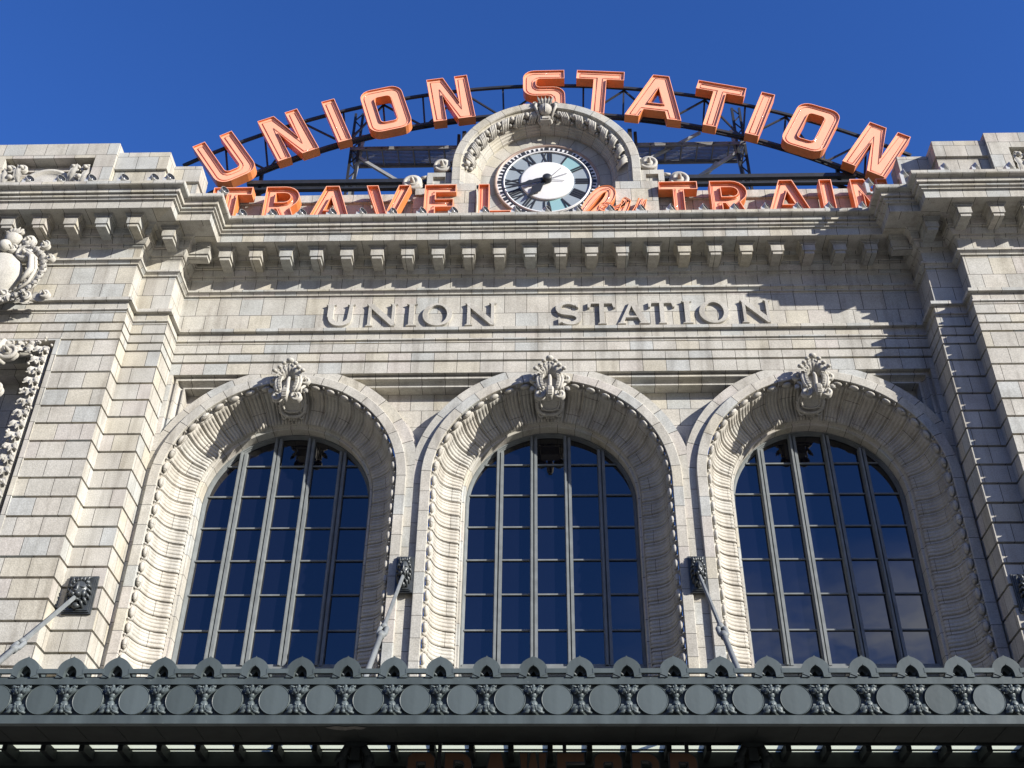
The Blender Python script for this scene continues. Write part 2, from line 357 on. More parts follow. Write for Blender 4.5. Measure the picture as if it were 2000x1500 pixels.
# rusticated piers
def pier_prof():
    pr = [(.0, 19.18)]
    z = 18.93
    zs = [18.93, 18.66] + [18.41 - .475 * k for k in range(0, 38)]
    for z in zs:
        if z < .3: break
        pr += [(.0, z), (-.085, z - .002), (-.085, z - .045), (.0, z - .056)]
    pr.append((0, 0)); return pr
NX = -11.46
def planL(p): return [(NX, YP2 - p), (P2L + p, YP2 - p), (P2L + p, YP1 - p), (P1L + p, YP1 - p), (P1L + p, -.4)]
def planR(p): return [(P1R - p, -.4), (P1R - p, YP1 - p), (P2R - p, YP1 - p), (P2R - p, YP2 - p), (XE, YP2 - p)]
for pf, lb in ((planL, 'sunlit rusticated granite pier left of the windows'), (planR, 'rusticated granite pier right of the windows, partly in shade')):
    e = MB(); sweep(e, pier_prof(), pf, rows=lambda z: (z - 18.385) + .0)
    o = e.build('rusticated_pier', STONE, BLD); o['label'] = lb

# consoles under the cornice
def console_mesh():
    mb = MB()
    for hw, yo, za, zb in ((.240, .585, 21.948, 21.918), (.222, .555, 21.918, 21.905), (.222, .575, 21.905, 21.87), (.195, .545, 21.87, 21.855), (.190, .565, 21.855, 21.828), (.165, .54, 21.828, 21.812)):
        box(mb, -hw, hw, -yo, -.10, zb, za, skip='tk')
    box(mb, -.163, .163, -.56, .0, 21.625, 21.812, skip='tk')
    # lower stepped block with sloping underside
    x0, x1 = -.125, .125
    v = [(x0, -.53, 21.626), (x1, -.53, 21.626), (x0, -.53, 21.535), (x1, -.53, 21.535), (x0, -.0, 21.56), (x1, -.0, 21.56), (x0, -.0, 21.626), (x1, -.0, 21.626)]
    mb.add(v, [(0, 2, 3, 1), (2, 4, 5, 3), (1, 3, 5, 7), (0, 6, 4, 2)])
    return mb
cm = console_mesh()
con0 = cm.build('console', STONE, BLD, z0=21.5)
con0.location = (0.0, YM, 0)
cs = []
pit = (8.12 + 8.27) / 21
for k in range(22):
    cs.append((-8.27 + pit * k, YM, 0))
cs += [(P1L - .30, YP1, 0), (P1R + .28, YP1, 0)]
for k in range(8):
    cs.append((P2L - .20 - .79 * k, YP2, 0)); cs.append((P2R + .20 + .79 * k, YP2, 0))
first = True
for (x, y, r) in cs:
    c = con0 if first else con0.copy()
    if not first: COL.objects.link(c)
    first = False; c.location = (x, y, 0)
for s, X in ((1, P1L), (-1, P1R)):      # consoles on the returns of the inner piers
    c = con0.copy(); COL.objects.link(c); c.rotation_euler = (0, 0, R_(90) * s); c.location = (X, YP1 + .28, 0)

# ------------------------------------------------------------------ recessed panel with the three arches
ZC = 15.25; ZB = 9.4; XM = 9.11; ZT = 18.27; YS = -.70
AX = [-6.18, 0.0, 6.18]
e = MB()
pp = [(0, 0), (0, .13), (.062, .14), (.066, .085), (.112, .085), (.114, .15), (.13, .205), (.16, .245), (.20, .265), (.235, .262), (.242, .20), (.278, .20), (.28, .30), (.285, .49), (.29, .50)]
XL_, XR_ = -XM, XM - .07
for k in range(len(pp) - 1):
    (w0, d0), (w1, d1) = pp[k], pp[k + 1]
    def fr(w_): return [(XL_ + w_, ZB), (XL_ + w_, ZT - w_), (XR_ - w_, ZT - w_), (XR_ - w_, ZB)]
    A, B = fr(w0), fr(w1)
    for i in range(3):
        v = [(A[i][0], YM + d0, A[i][1]), (A[i + 1][0], YM + d0, A[i + 1][1]), (B[i + 1][0], YM + d1, B[i + 1][1]), (B[i][0], YM + d1, B[i][1])]
        if i == 1: uvs = [(v[0][0], .19), (v[1][0], .19), (v[2][0], .28), (v[3][0], .28)]
        else: uvs = [(v[j][2] * 1.1, .19 + .09 * (j > 1)) for j in range(4)]
        e.add(v, [(0, 1, 2, 3)], [uvs])
# side strips of the main wall between pier and panel
for xa, xb in ((P1L - .02, XL_), (XR_, P1R + .02)):
    e.add([(xa, YM, ZB), (xb, YM, ZB), (xb, YM, ZT), (xa, YM, ZT)], [(0, 1, 2, 3)])
# spandrel wall with openings for the arches
out = [(XL_ + .29, ZB)]
poly = []
for cx in AX:
    poly.append((cx - 3.0, ZB)); poly.append((cx - 3.0, ZC))
    for i in range(1, 40): a = PI - PI * i / 40; poly.append((cx + 3.0 * math.cos(a), ZC + 3.0 * math.sin(a)))
    poly.append((cx + 3.0, ZC)); poly.append((cx + 3.0, ZB))
poly = [(XL_ + .02, ZB - .0)] + [p for p in poly] + [(XR_ - .02, ZB), (XR_ - .29, ZT - .29)] + [(XL_ + .29, ZT - .29)]
poly[0] = (XL_ + .01, ZB - .001); poly[-3] = (XR_ - .01, ZB - .001)
pts, tris = tess(poly)
def ori(t):
    a, b, c = [pts[i] for i in t]; k = (b[0] - a[0]) * (c[1] - a[1]) - (b[1] - a[1]) * (c[0] - a[0]); return t if k > 0 else (t[0], t[2], t[1])
e.add([(p[0], YS, p[1]) for p in pts], [ori(t) for t in tris])
e.build('spandrel_panel', STONE, BLD, z0=17.98)
# plain wall of the ground floor under the arches
e = MB(); box(e, P1L + .01, P1R - .01, YM + .05, .6, 0, ZB, skip='kb'); e.build('ground_floor_wall', STONE, BLD)

def stations(step=.355, sub=None):
    """samples along jamb-arch-jamb measured at reference radius; returns (nx,nz,px,pz,s)"""
    Rr = 2.35; Lj = ZC - ZB; La = PI * Rr; T = 2 * Lj + La; ss = []
    n = int(round(T / step)); st = T / n
    for i in range(n):
        for f in (sub or [0]): ss.append((i + f) * st)
    ss.append(T)
    res = []
    for s in ss:
        if s < Lj: res.append((-1.0, 0.0, ZB + s, s))
        elif s <= Lj + La:
            a = PI - (s - Lj) / Rr; res.append((math.cos(a), math.sin(a), ZC, s))
        else: res.append((1.0, 0.0, ZC - (s - Lj - La), s))
    return res, st
def arc_sweep(mb, prof, sta, clampx=None, disp=None, smooth=False, vrow=.2375):
    n = len(prof); vs = []; P = []
    for (nx, nz, z, s) in sta:
        for k, (R, y) in enumerate(prof):
            dR = dy = 0
            if disp: dR, dy = disp(s, k, n)
            x = (R + dR) * nx; zz = z + (R + dR) * nz
            if clampx: x = max(-clampx, min(clampx, x))
            vs.append((x, y + dy, zz)); P.append((s, k))
    fs = []; uvs = []
    for i in range(len(sta) - 1):
        for k in range(n - 1):
            a = i * n + k; fs.append((a, a + 1, a + n + 1, a + n))
            s0, s1 = sta[i][3], sta[i + 1][3]
            v0 = vrow + (.08 * k / n if not disp else .5 * k / n); v1 = vrow + (.08 * (k + 1) / n if not disp else .5 * (k + 1) / n)
            if disp: uvs.append([(v0 * 2.5, s0 * 1.338 + .0), (v1 * 2.5, s0 * 1.338), (v1 * 2.5, s1 * 1.338), (v0 * 2.5, s1 * 1.338)])
            else: uvs.append([(s0, v0), (s0, v1), (s1, v1), (s1, v0)])
    mb.add(vs, fs, uvs, smooth=smooth)
sta, stp = stations(.12)
ring = MB()
# profiles run from outside to inside so that faces look to the front
arc_sweep(ring, [(3.30, YS + .01), (3.30, -.93), (3.25, -.935), (3.25, -1.06), (3.20, -1.065), (3.20, YM + .003), (2.93, YM + .003)], sta, clampx=3.0899)
ring2 = MB()
arc_sweep(ring2, [(2.93, YM + .003), (2.93, -1.295), (2.915, -1.305), (2.71, -1.305), (2.70, -1.295), (2.70, -1.12)], sta, vrow=.2375 + .475)
ring3 = MB()
arc_sweep(ring3, [(2.06, -.47), (2.05, -.37), (2.035, -.36), (2.00, -.36), (1.99, -.35), (1.99, .10)], sta, vrow=.2375 + .95)
o1 = ring.build('outer_archivolt', RING, BLD); o2 = ring2.build('inner_archivolt', RING, BLD); o3 = ring3.build('window_reveal', RING, BLD)
subs = [0, .03, .07, .13, .19, .235, .27, .305, .36, .42, .485, .52, .555, .61, .67, .725, .76, .795, .86, .93, .97]
staf, stf = stations(.355, subs)
prof = [(2.705, -1.13), (2.66, -1.13), (2.605, -1.12), (2.585, -1.02), (2.56, -.90), (2.525, -.79), (2.47, -.70), (2.40, -.63), (2.31, -.58), (2.22, -.55), (2.14, -.53), (2.085, -.51), (2.055, -.44), (2.05, -.40)]
def dsp(s, k, n):
    f = (s / stf) % 1.0
    t = k / (n - 1)
    major = max(math.exp(-(f / .045) ** 2), math.exp(-((1 - f) / .045) ** 2))
    minor = .62 * math.exp(-((f - .27) / .032) ** 2) + .42 * math.exp(-((f - .52) / .032) ** 2) + .58 * math.exp(-((f - .76) / .032) ** 2)
    bul = .018 * abs(math.sin(PI * f)) * (1 - t)
    w_ = min(1, t * 6) * (1 if t < .93 else .5)
    d = -.062 * (major + minor * (t > .2)) * w_ + bul
    # push along the approximate surface normal (inwards to the opening and to the front)
    a = min(1, t * 1.6)
    return (-d * (1 - .75 * a), -d * (.25 + .75 * a))
fl = MB(); arc_sweep(fl, prof, staf, disp=dsp, smooth=True)
staE, _ = stations(.355, [.5])
for (nx, nz, z, s) in staE[:-1]:
    ang = math.atan2(nz, nx)
    rot = Matrix(((nx, 0, -nz), (0, 1, 0), (nz, 0, nx)))
    if abs(nx) < .145 and nz > .5: continue
    R = 2.635; blob(fl, (R * nx, -1.20, z + R * nz), (.054, .09, .122), rot, 10, 6)
staD, _ = stations(.355, [0])
for (nx, nz, z, s) in staD[1:-1]:
    rot = Matrix(((nx, 0, -nz), (0, 1, 0), (nz, 0, nx)))
    if abs(nx) < .145 and nz > .5: continue
    R = 2.665; blob(fl, (R * nx, -1.24, z + R * nz), (.03, .05, .024), rot, 6, 4)
o4 = fl.build('fluted_arch_moulding', SHELL, BLD)
for o in (o1, o2, o3, o4):
    o.location = (AX[0], 0, 0)
    for x in AX[1:]:
        c = o.copy(); COL.objects.link(c); c.location = (x, 0, 0)

# ------------------------------------------------------------------ windows
def make_window():
    fr = MB()
    arc_sweep(fr, [(2.0, -.10), (1.975, -.11), (1.955, -.11), (1.95, -.07), (1.935, -.065), (1.93, -.03), (1.915, -.025), (1.91, .0)], sta)
    box(fr, -1.99, 1.99, -.16, .02, 11.20, 11.265); box(fr, -1.93, 1.93, -.10, .02, 11.265, 11.34); box(fr, -1.99, 1.99, -.02, .03, ZB, 11.2)
    win = fr.build('window', METAL, BLD, z0=0)
    gl = MB()
    pl = [(-1.93, 11.3)] + [(1.93 * math.cos(PI - PI * i / 48), ZC + 1.93 * math.sin(PI - PI * i / 48)) for i in range(49)] + [(1.93, 11.3)]
    p_, t_ = tess(pl)
    def oo(t):
        a, b, c = [p_[i] for i in t]; k = (b[0] - a[0]) * (c[1] - a[1]) - (b[1] - a[1]) * (c[0] - a[0]); return t if k > 0 else (t[0], t[2], t[1])
    gl.add([(p[0], 0, p[1]) for p in p_], [oo(t) for t in t_]); gl.build('pane', GLASS, win)
    for x in (-1.2, -.4, .4, 1.2):
        mu = MB(); top = ZC + math.sqrt(1.90 ** 2 - x * x) + .0
        box(mu, x - .085, x + .085, -.06, .0, 11.3, top); box(mu, x - .085, x - .012, -.14, -.06, 11.3, top); box(mu, x - .066, x - .03, -.17, -.14, 11.3, top)
        box(mu, x + .018, x + .085, -.12, -.06, 11.3, top)
        mu.build('mullion', METAL, win)
    for z in (16.37, 15.53, 14.685, 13.84, 12.99, 12.14):
        hw = 1.915 if z < ZC else math.sqrt(1.915 ** 2 - (z - ZC) ** 2)
        xs = [-hw, -1.2, -.4, .4, 1.2, hw]; tr = MB()
        for i in range(5):
            a = xs[i] + (.090 if 0 < i else 0); b = xs[i + 1] - (.090 if i < 4 else 0)
            if b > a: box(tr, a, b, -.045, .0, z - .017, z + .017)
        tr.build('glazing_bar', METAL, win)
    return win
win0 = make_window(); win0.location = (AX[0], 0, 0)
for x in AX[1:]:
    c = copy_tree(win0, BLD); c.location = (x, 0, 0)

# ------------------------------------------------------------------ carved keystones over the windows
def leaf(mb, base, tip, wd, bulge, n=6):
    """a curled, ribbed leaf from base to tip"""
    b = Vector(base); t = Vector(tip); d = t - b; side = d.cross(Vector((0, 1, 0))).normalized() if d.cross(Vector((0, 1, 0))).length > 1e-3 else Vector((1, 0, 0))
    nrm = Vector((0, -1, 0)); vs = []
    for i in range(n + 1):
        f = i / n; p = b + d * f + nrm * (bulge * math.sin(PI * min(1, f * 1.15)))
        ww = wd * math.sin(PI * (.12 + .86 * f)) * (1 + .18 * math.cos(f * 18))
        for j, q in enumerate((-1, -.5, 0, .5, 1)): vs.append(p + side * ww * q * .5 + nrm * (.03 * (1 - abs(q)) - .02 * (j % 2)))
    fs = [(i * 5 + j, i * 5 + j + 1, i * 5 + j + 6, i * 5 + j + 5) for i in range(n) for j in range(4)]
    mb.add(vs, fs + [tuple(reversed(f)) for f in []], smooth=True)
def scroll(mb, c, R, y, dep, s=1, a0=0, turns=1.6, th=None):
    """a volute: spiral band with thickness standing off the wall"""
    th = th or R * .2
    pts = spiral(c, R, R * .22, turns, 34, s, a0, y)
    tube(mb, pts, [th * (1 - .45 * i / 34) for i in range(35)], 7)
    blob(mb, (c[0], y - .02, c[1]), (R * .24, dep * .6, R * .24), None, 10, 6)
    lathe(mb, [(R * .98, 0), (R * .95, dep * .5), (.001, dep * .5)], (c[0], y + dep * .45, c[1]), (0, -1, 0), 20)
kb = MB()
box(kb, -.24, .24, -1.44, -1.15, 17.86, 18.42)
for s in (-1, 1):
    # bowed, ribbed bands either side of the middle ridge
    for dx, rr in ((0, .060), (.075, .045)):
        tube(kb, [(s * (.10 + dx), -1.42, 18.50), (s * (.20 + dx), -1.52, 18.40), (s * (.235 + dx), -1.55, 18.22), (s * (.205 + dx), -1.54, 18.04), (s * (.16 + dx), -1.55, 17.92)], [rr * .7, rr, rr, rr, rr * .8], 8)
    for k in range(9):
        z = 18.0 + .048 * k; x = s * (.165 + .05 * math.sin((z - 17.95) * 6)); box(kb, x - .035, x + .035, -1.615, -1.55, z, z + .02)
    scroll(kb, (s * .40, 18.34), .115, -1.44, .16, s, 90, 1.5, .034)
    scroll(kb, (s * .245, 17.80), .135, -1.52, .22, s, 90, 1.6, .040)
    tube(kb, [(s * .38, -1.38, 18.22), (s * .31, -1.46, 18.08), (s * .34, -1.46, 17.94)], [.04, .04, .02], 7)
    leaf(kb, (s * .36, -1.36, 18.14), (s * .50, -1.44, 17.96), .12, .04)
for k in range(7):      # shell crown: a fan of curled ribs
    a = R_(-66 + 22 * k); L_ = .40 if k % 2 else .45
    if k == 3: L_ = .50
    b0 = (.10 * math.sin(a), -1.42, 18.36); t0 = (L_ * .86 * math.sin(a), -1.66, 18.30 + L_ * math.cos(a) * 1.0)
    leaf(kb, b0, t0, .17, .09); tube(kb, [b0, ((b0[0] + t0[0]) / 2, -1.62, (b0[2] + t0[2]) / 2), t0], [.02, .032, .02], 6)
    blob(kb, (t0[0], -1.67, t0[2]), (.062, .06, .05) if k != 3 else (.10, .085, .075), None, 9, 6)
tube(kb, [(0, -1.50, 18.42), (0, -1.58, 18.25), (0, -1.54, 18.0), (0, -1.55, 17.92)], [.035, .05, .05, .04], 7)
tube(kb, [(0, -1.54, 17.93), (0, -1.68, 17.83), (0, -1.68, 17.68), (0, -1.54, 17.58)], [.07, .10, .085, .04], 10)
for k in range(7): box(kb, -.05, .05, -1.795 + .01 * abs(k - 3), -1.72, 17.62 + .04 * k, 17.638 + .04 * k)
kb.v = [(x * .95, y, 17.70 + (z - .44 - 17.70) * .94) for x, y, z in kb.v]
# heart shield lying on the curved moulding below
def on_shell(x, f):
    R, y = (2.62 + (2.10 - 2.62) * f), (-1.24 + (.66) * (f ** .75)); return R, y
def sh(x, r, off=0):
    """point on the shell: x lateral, r = radius from the arch centre"""
    f = (2.62 - r) / .52; f = max(0, min(1, f)); y = -1.22 + .70 * (f ** .62)
    return (x, y - off, ZC + r)
heart = []
for i in range(28):
    t = 2 * PI * i / 28; hx = .225 * math.sin(t) * (1 - .10 * math.cos(t)); hr = 2.36 + .15 * math.cos(t) - (.02 if abs(math.sin(t)) < .2 and math.cos(t) > 0 else 0) - .02 * abs(math.sin(t))
    heart.append((hx, hr))
tube(kb, [sh(x, r, .14) for x, r in heart], .028, 6, True)
hv = [sh(0, 2.40, .15)] + [sh(x, r, .13) for x, r in heart]
kb.add(hv, [(0, i + 1, (i + 1) % 28 + 1) for i in range(28)], smooth=True)
tube(kb, [sh(x * 1.32, 2.40 + (r - 2.40) * 1.35, .10) for x, r in heart], .045, 7, True)
back = [sh(x * 1.5, 2.40 + (r - 2.40) * 1.45, .03) for x, r in heart]
kb.add([sh(0, 2.40, .12)] + back, [(0, i + 1, (i + 1) % 28 + 1) for i in range(28)], smooth=True)
for s in (-1, 1):
    pts = [sh(s * (.20 - .085 * (1 - i / 22) * math.cos(1.2 + i * .42)), 2.16 + .085 * (1 - i / 22) * math.sin(1.2 + i * .42), .10) for i in range(22)]
    tube(kb, pts, .026, 6)
    tube(kb, [sh(s * .30, 2.56, .10), sh(s * .31, 2.42, .09), sh(s * .27, 2.28, .10), sh(s * .27, 2.18, .10)], .035, 6)
    for q in range(3): blob(kb, sh(s * (.31 - .01 * q), 2.34 - .06 * q, .10), (.05, .05, .03), None, 7, 5)
for q in range(5): tube(kb, [sh((q - 2) * .045, 2.22, .06), sh((q - 2) * .04, 2.08, .05)], .02, 5)
ks = kb.build('carved_keystone', CARVE, BLD)
ks.location = (AX[0], 0, 0)
for x in AX[1:]: c = ks.copy(); COL.objects.link(c); c.location = (x, 0, 0)

# ------------------------------------------------------------------ raised inscription
def roman(ch):
    """roman capital in a 1 x 1 box: list of polygons (outer, holes)"""
    t, h = .145, .07   # thick and thin strokes
    def stem(x, a=0, b=1, wt=t, s=.07):
        P = [(x, a + .05), (x - s, a), (x + wt + s, a), (x + wt, a + .05), (x + wt, b - .05), (x + wt + s, b), (x - s, b), (x, b - .05)]
        return P
    if ch == 'I': return [(stem(.0, wt=1.0, s=.5), [])]
    if ch == 'N': return [(stem(.06, wt=.10), []), ([(.02, 1), (.22, 1), (.94, .16), (.94, 0), (.84, 0), (.06, .90)], []), ([(.84, .12), (.94, .02), (.94, .95), (1.01, 1), (.77, 1), (.84, .95)], [])]
    if ch == 'U':
        return [([(.10, .95), (.03, 1), (.36, 1), (.29, .95), (.29, .42)] + arc(.53, .42, .24, 180, 340, 10)[1:] + [(.80, .95), (.72, 1), (.98, 1), (.91, .95), (.91, .38)] + arc(.53, .42, .40, 350, 180, 14)[1:] + [(.10, .42)], [])]
    if ch == 'O':
        o = [(.5 + .5 * math.cos(a), .5 + .51 * math.sin(a)) for a in [2 * PI * i / 36 for i in range(36)]]
        i_ = [(.5 + .325 * math.cos(a) , .5 + .43 * math.sin(a)) for a in [2 * PI * i / 36 for i in range(36)]]
        return [(o, [i_])]
    if ch == 'T': return [(stem(.42, 0, .98, .17)[0:4] + [(.59, .92), (.88, .92), (.93, .74), (1.0, .74), (1.0, 1.0), (.0, 1.0), (.0, .74), (.07, .74), (.12, .92), (.42, .92)], [])]
    if ch == 'A': return [([(.0, 0), (.26, 0), (.18, .05), (.26, .27), (.64, .27), (.72, .05), (.66, 0), (1.0, 0), (.93, .05), (.58, 1.0), (.42, 1.0), (.08, .05)], [[(.29, .34), (.45, .80), (.61, .34)]])]
    if ch == 'S':
        up = arc(.46, .745, .255, 30, 250, 12); lo = arc(.54, .265, .27, 70, -145, 14)
        pts = [(.46 + .34 * math.cos(R_(a)), .74 + .23 * math.sin(R_(a))) for a in range(35, 251, 18)] + [(.54 + .34 * math.cos(R_(a)), .27 + .235 * math.sin(R_(a))) for a in range(70, -150, -18)]
        L_, R2 = [], []
        for i, p in enumerate(pts):
            q0 = pts[max(0, i - 1)]; q1 = pts[min(len(pts) - 1, i + 1)]; d = Vector((q1[0] - q0[0], q1[1] - q0[1])).normalized()
            f = i / (len(pts) - 1); wd = .045 + .065 * math.sin(PI * f) ** 1.5
            L_.append((p[0] - d.y * wd, p[1] + d.x * wd)); R2.append((p[0] + d.y * wd, p[1] - d.x * wd))
        return [(L_ + R2[::-1], []), ([(.80, .78), (.72, .90), (.84, 1.0), (.86, .74)], []), ([(.12, .02), (.12, .30), (.18, .30), (.26, .10)], [])]
spans = [('U', -5.56, -4.80), ('N', -4.52, -3.77), ('I', -3.47, -3.34), ('O', -3.13, -2.40), ('N', -2.08, -1.33),
         ('S', .15, .83), ('T', .97, 1.66), ('A', 1.70, 2.50), ('T', 2.49, 3.14), ('I', 3.38, 3.51), ('O', 3.74, 4.48), ('N', 4.78, 5.52)]
yw = YM + .13
for ch, a, b in spans:
    if b < 0: a = -1.33 + (a + 1.33) * 1.022; b = -1.33 + (b + 1.33) * 1.022
    mb = MB(); dy = 0
    for outer, holes in roman(ch):
        prism(mb, outer, holes, yw - .078 - dy, yw + .01, tr=lambda x, z: (a + (b - a) * x, 19.80 + .71 * z), back=False); dy += .0025
    mb.build('inscription_letter', CARVE, BLD)

# ------------------------------------------------------------------ attic: parapet, blocks, clock hood
for xa, xb in ((P1L - .2, -2.55), (2.55, P1R + .2)):
    e = MB(); box(e, xa, xb, -1.02, -.75, 22.6, 24.22, skip='b'); box(e, xa, xb, -1.09, -.72, 24.215, 24.50)
    e.build('parapet', STONE, BLD, z0=24.23, rowh=.54)
def attic(x0, x1, yf, dep, zt, zg=None, name='attic_block', panel=None, lab=None):
    mb = MB(); yb = yf + dep
    if zg: box(mb, x0 + .04, x1 - .04, yf + .07, yb, 22.6, zg - .001, skip='tb'); box(mb, x0, x1, yf, yb, zg, zt)
    elif panel:
        a, b, za, zb = panel; d = .32
        box(mb, x0, a, yf, yb, 22.6, zt, skip='b'); box(mb, b, x1, yf, yb, 22.6, zt, skip='b'); box(mb, a, b, yf, yb, zb, zt); box(mb, a, b, yf + d, yb, 22.6, zb, skip='tlr')
        box(mb, a + .0, b, yf + d - .06, yf + d + .0, zb - .24, zb - .12)
    else: box(mb, x0, x1, yf, yb, 22.6, zt, skip='b')
    o = mb.build(name, STONE, BLD, z0=24.2, rowh=.47)
    return o
attic(-10.22, -9.34, -1.95, .62, 24.79, 24.19); attic(9.28, 10.2, -1.95, .62, 24.78, 24.18)
attic(-11.5, -10.08, -2.42, 1.2, 24.84, 24.20); attic(10.08, 11.5, -2.42, 1.2, 24.84, 24.27)
attic(-XE, -11.48, -2.52, 1.4, 25.11, panel=(-14.45, -12.03, 22.6, 24.56)); attic(11.44, XE, -2.52, 1.4, 25.02, panel=(11.97, 14.4, 22.6, 24.47))
# relief inside the sunk attic panels
for sx_, cx in ((1, -13.24), (-1, 13.18)):
    rl = MB(); y = -2.42
    lathe(rl, [(.78, 0), (.76, .10), (.66, .13), (.62, .06), (.4, .14), (.001, .17)], (cx, y + .16, 23.55), (0, -1, 0), 40)
    for s in (-1, 1):
        for q, (dx, zz, rr) in enumerate(((.70, 24.22, .13), (1.02, 24.2, .13), (.92, 23.85, .17))):
            scroll(rl, (cx + s * dx, zz), rr, y - .02, .16, s, 60 * q, 1.5, .05)
            blob(rl, (cx + s * dx, y - .1, zz), (rr * .45, .09, rr * .45), None, 8, 6, rid=.2)
        leaf(rl, (cx + s * .68, y, 23.7), (cx + s * .8, y - .12, 24.3), .22, .08); leaf(rl, (cx + s * 1.0, y, 23.5), (cx + s * 1.14, y - .1, 24.2), .2, .08)
    rl.build('carved_attic_relief', CARVE, BLD)

# hood round the clock
HC = (-.04, 25.42)
def ringpath(n=72, zb=22.6):
    res = [(-1.0, 0.0, zb, 0.0), (-1.0, 0.0, zb + 1.0, 1.0), (-1., 0., HC[1], HC[1] - zb)]
    for i in range(1, n):
        a = PI - PI * i / n; res.append((math.cos(a), math.sin(a), HC[1], HC[1] - zb + 2.3 * (PI - a)))
    res += [(1., 0., HC[1], HC[1] - zb + 2.3 * PI), (1., 0., zb, 2 * (HC[1] - zb) + 2.3 * PI)]
    return res
hd = MB(); hp = ringpath()
arc_sweep(hd, [(2.60, -.62), (2.60, -1.27), (2.585, -1.28), (2.37, -1.28), (2.355, -1.25), (2.355, -1.20), (2.27, -1.17), (2.26, -1.12), (2.24, -1.10), (1.98, -.98), (1.97, -.93), (1.93, -.90), (1.93, -.86), (1.89, -.83), (1.87, -.76), (1.84, -.75), (1.84, -.64)], hp)
hd.v = [(x + HC[0], y, z) for x, y, z in hd.v]
# wall behind the dial, joints radiating
for i in range(48):
    a0, a1 = 2 * PI * i / 48, 2 * PI * (i + 1) / 48
    v = [(HC[0] + r * math.cos(a), -.66, HC[1] + r * math.sin(a)) for r, a in ((1.34, a0), (1.95, a0), (1.95, a1), (1.34, a1))]
    hd.add(v, [(0, 1, 2, 3)], [[(2.3 * a0 * .9, .2), (2.3 * a0 * .9, .27), (2.3 * a1 * .9, .27), (2.3 * a1 * .9, .2)]])
box(hd, -1.8, 1.75, -.64, -.3, 22.6, 25.4, skip='b')
hood = hd.build('clock_hood', RING, BLD)
for side_ in (0, 1):
  cv = MB()      # carved band of twisted leaves and flowers
  for i in range(60):
      a = PI * (i + .5) / 60
      if (a > PI / 2) != bool(side_): continue
      if abs(a - PI / 2) < .13: continue
      s = 1 if a < PI / 2 else -1
      def pt(r, aa, y): return (HC[0] + r * math.cos(aa), y, HC[1] + r * math.sin(aa))
      if i % 4 < 2:
          for q in range(2):
              da = (q - .5) * .03
              tube(cv, [pt(2.31, a + da + s * .06, -1.15), pt(2.21, a + da + s * .03, -1.25), pt(2.09, a + da - s * .01, -1.22), pt(1.97, a + da - s * .05, -1.04)], [.02, .034, .036, .022], 6)
      else:
          rot = Matrix.Rotation(-a, 3, 'Y')
          if i % 4 == 2:
              blob(cv, pt(2.19, a + .01, -1.19), (.085, .09, .085), rot, 10, 6, rid=.18, ridn=5); blob(cv, pt(2.04, a + .01, -1.07), (.055, .06, .05), rot, 8, 5)
          else: blob(cv, pt(2.21, a, -1.14), (.05, .05, .08), rot, 8, 5); blob(cv, pt(2.09, a + .01, -1.09), (.07, .06, .06), rot, 8, 5, rid=.15, ridn=5)
  cv.build('carved_leaf_band', CARVE, hood)
kk = MB()      # shield and crown at the top of the hood
cx, cz = HC[0], HC[1]
blob(kk, (cx, -1.30, cz + 2.26), (.22, .17, .27), None, 16, 10); blob(kk, (cx, -1.42, cz + 2.22), (.02, .07, .24), None, 6, 6)
for s in (-1, 1):
    tube(kk, [(cx + s * .18, -1.22, cz + 2.62), (cx + s * .31, -1.30, cz + 2.55), (cx + s * .34, -1.34, cz + 2.38), (cx + s * .27, -1.32, cz + 2.18), (cx + s * .20, -1.22, cz + 2.02), (cx + s * .24, -1.12, cz + 1.9)], [.04, .06, .055, .045, .05, .03], 8)
    scroll(kk, (cx + s * .33, cz + 2.56), .075, -1.34, .1, s, 0, 1.3, .022)
    tube(kk, [(cx + s * .17, -1.15, cz + 1.98), (cx + s * .2, -1.12, cz + 1.84), (cx + s * .12, -1.05, cz + 1.76)], [.05, .045, .03], 7)
box(kk, cx - .17, cx + .17, -1.25, -.7, cz + 1.80, cz + 2.02); box(kk, cx - .11, cx + .11, -1.28, -1.2, cz + 1.85, cz + 1.96)
for q in range(5):
    dx = (q - 2) * .095; leaf(kk, (cx + dx * .7, -1.30, cz + 2.46), (cx + dx * 1.4, -1.42, cz + 2.80 + .03 * (q % 2 == 0)), .11, .03)
kk.v = [(cx + (x - cx) * .88, y, cz + 2.15 + (z - cz - 2.15) * .80) for x, y, z in kk.v]
kk.build('shield_keystone', CARVE, hood)
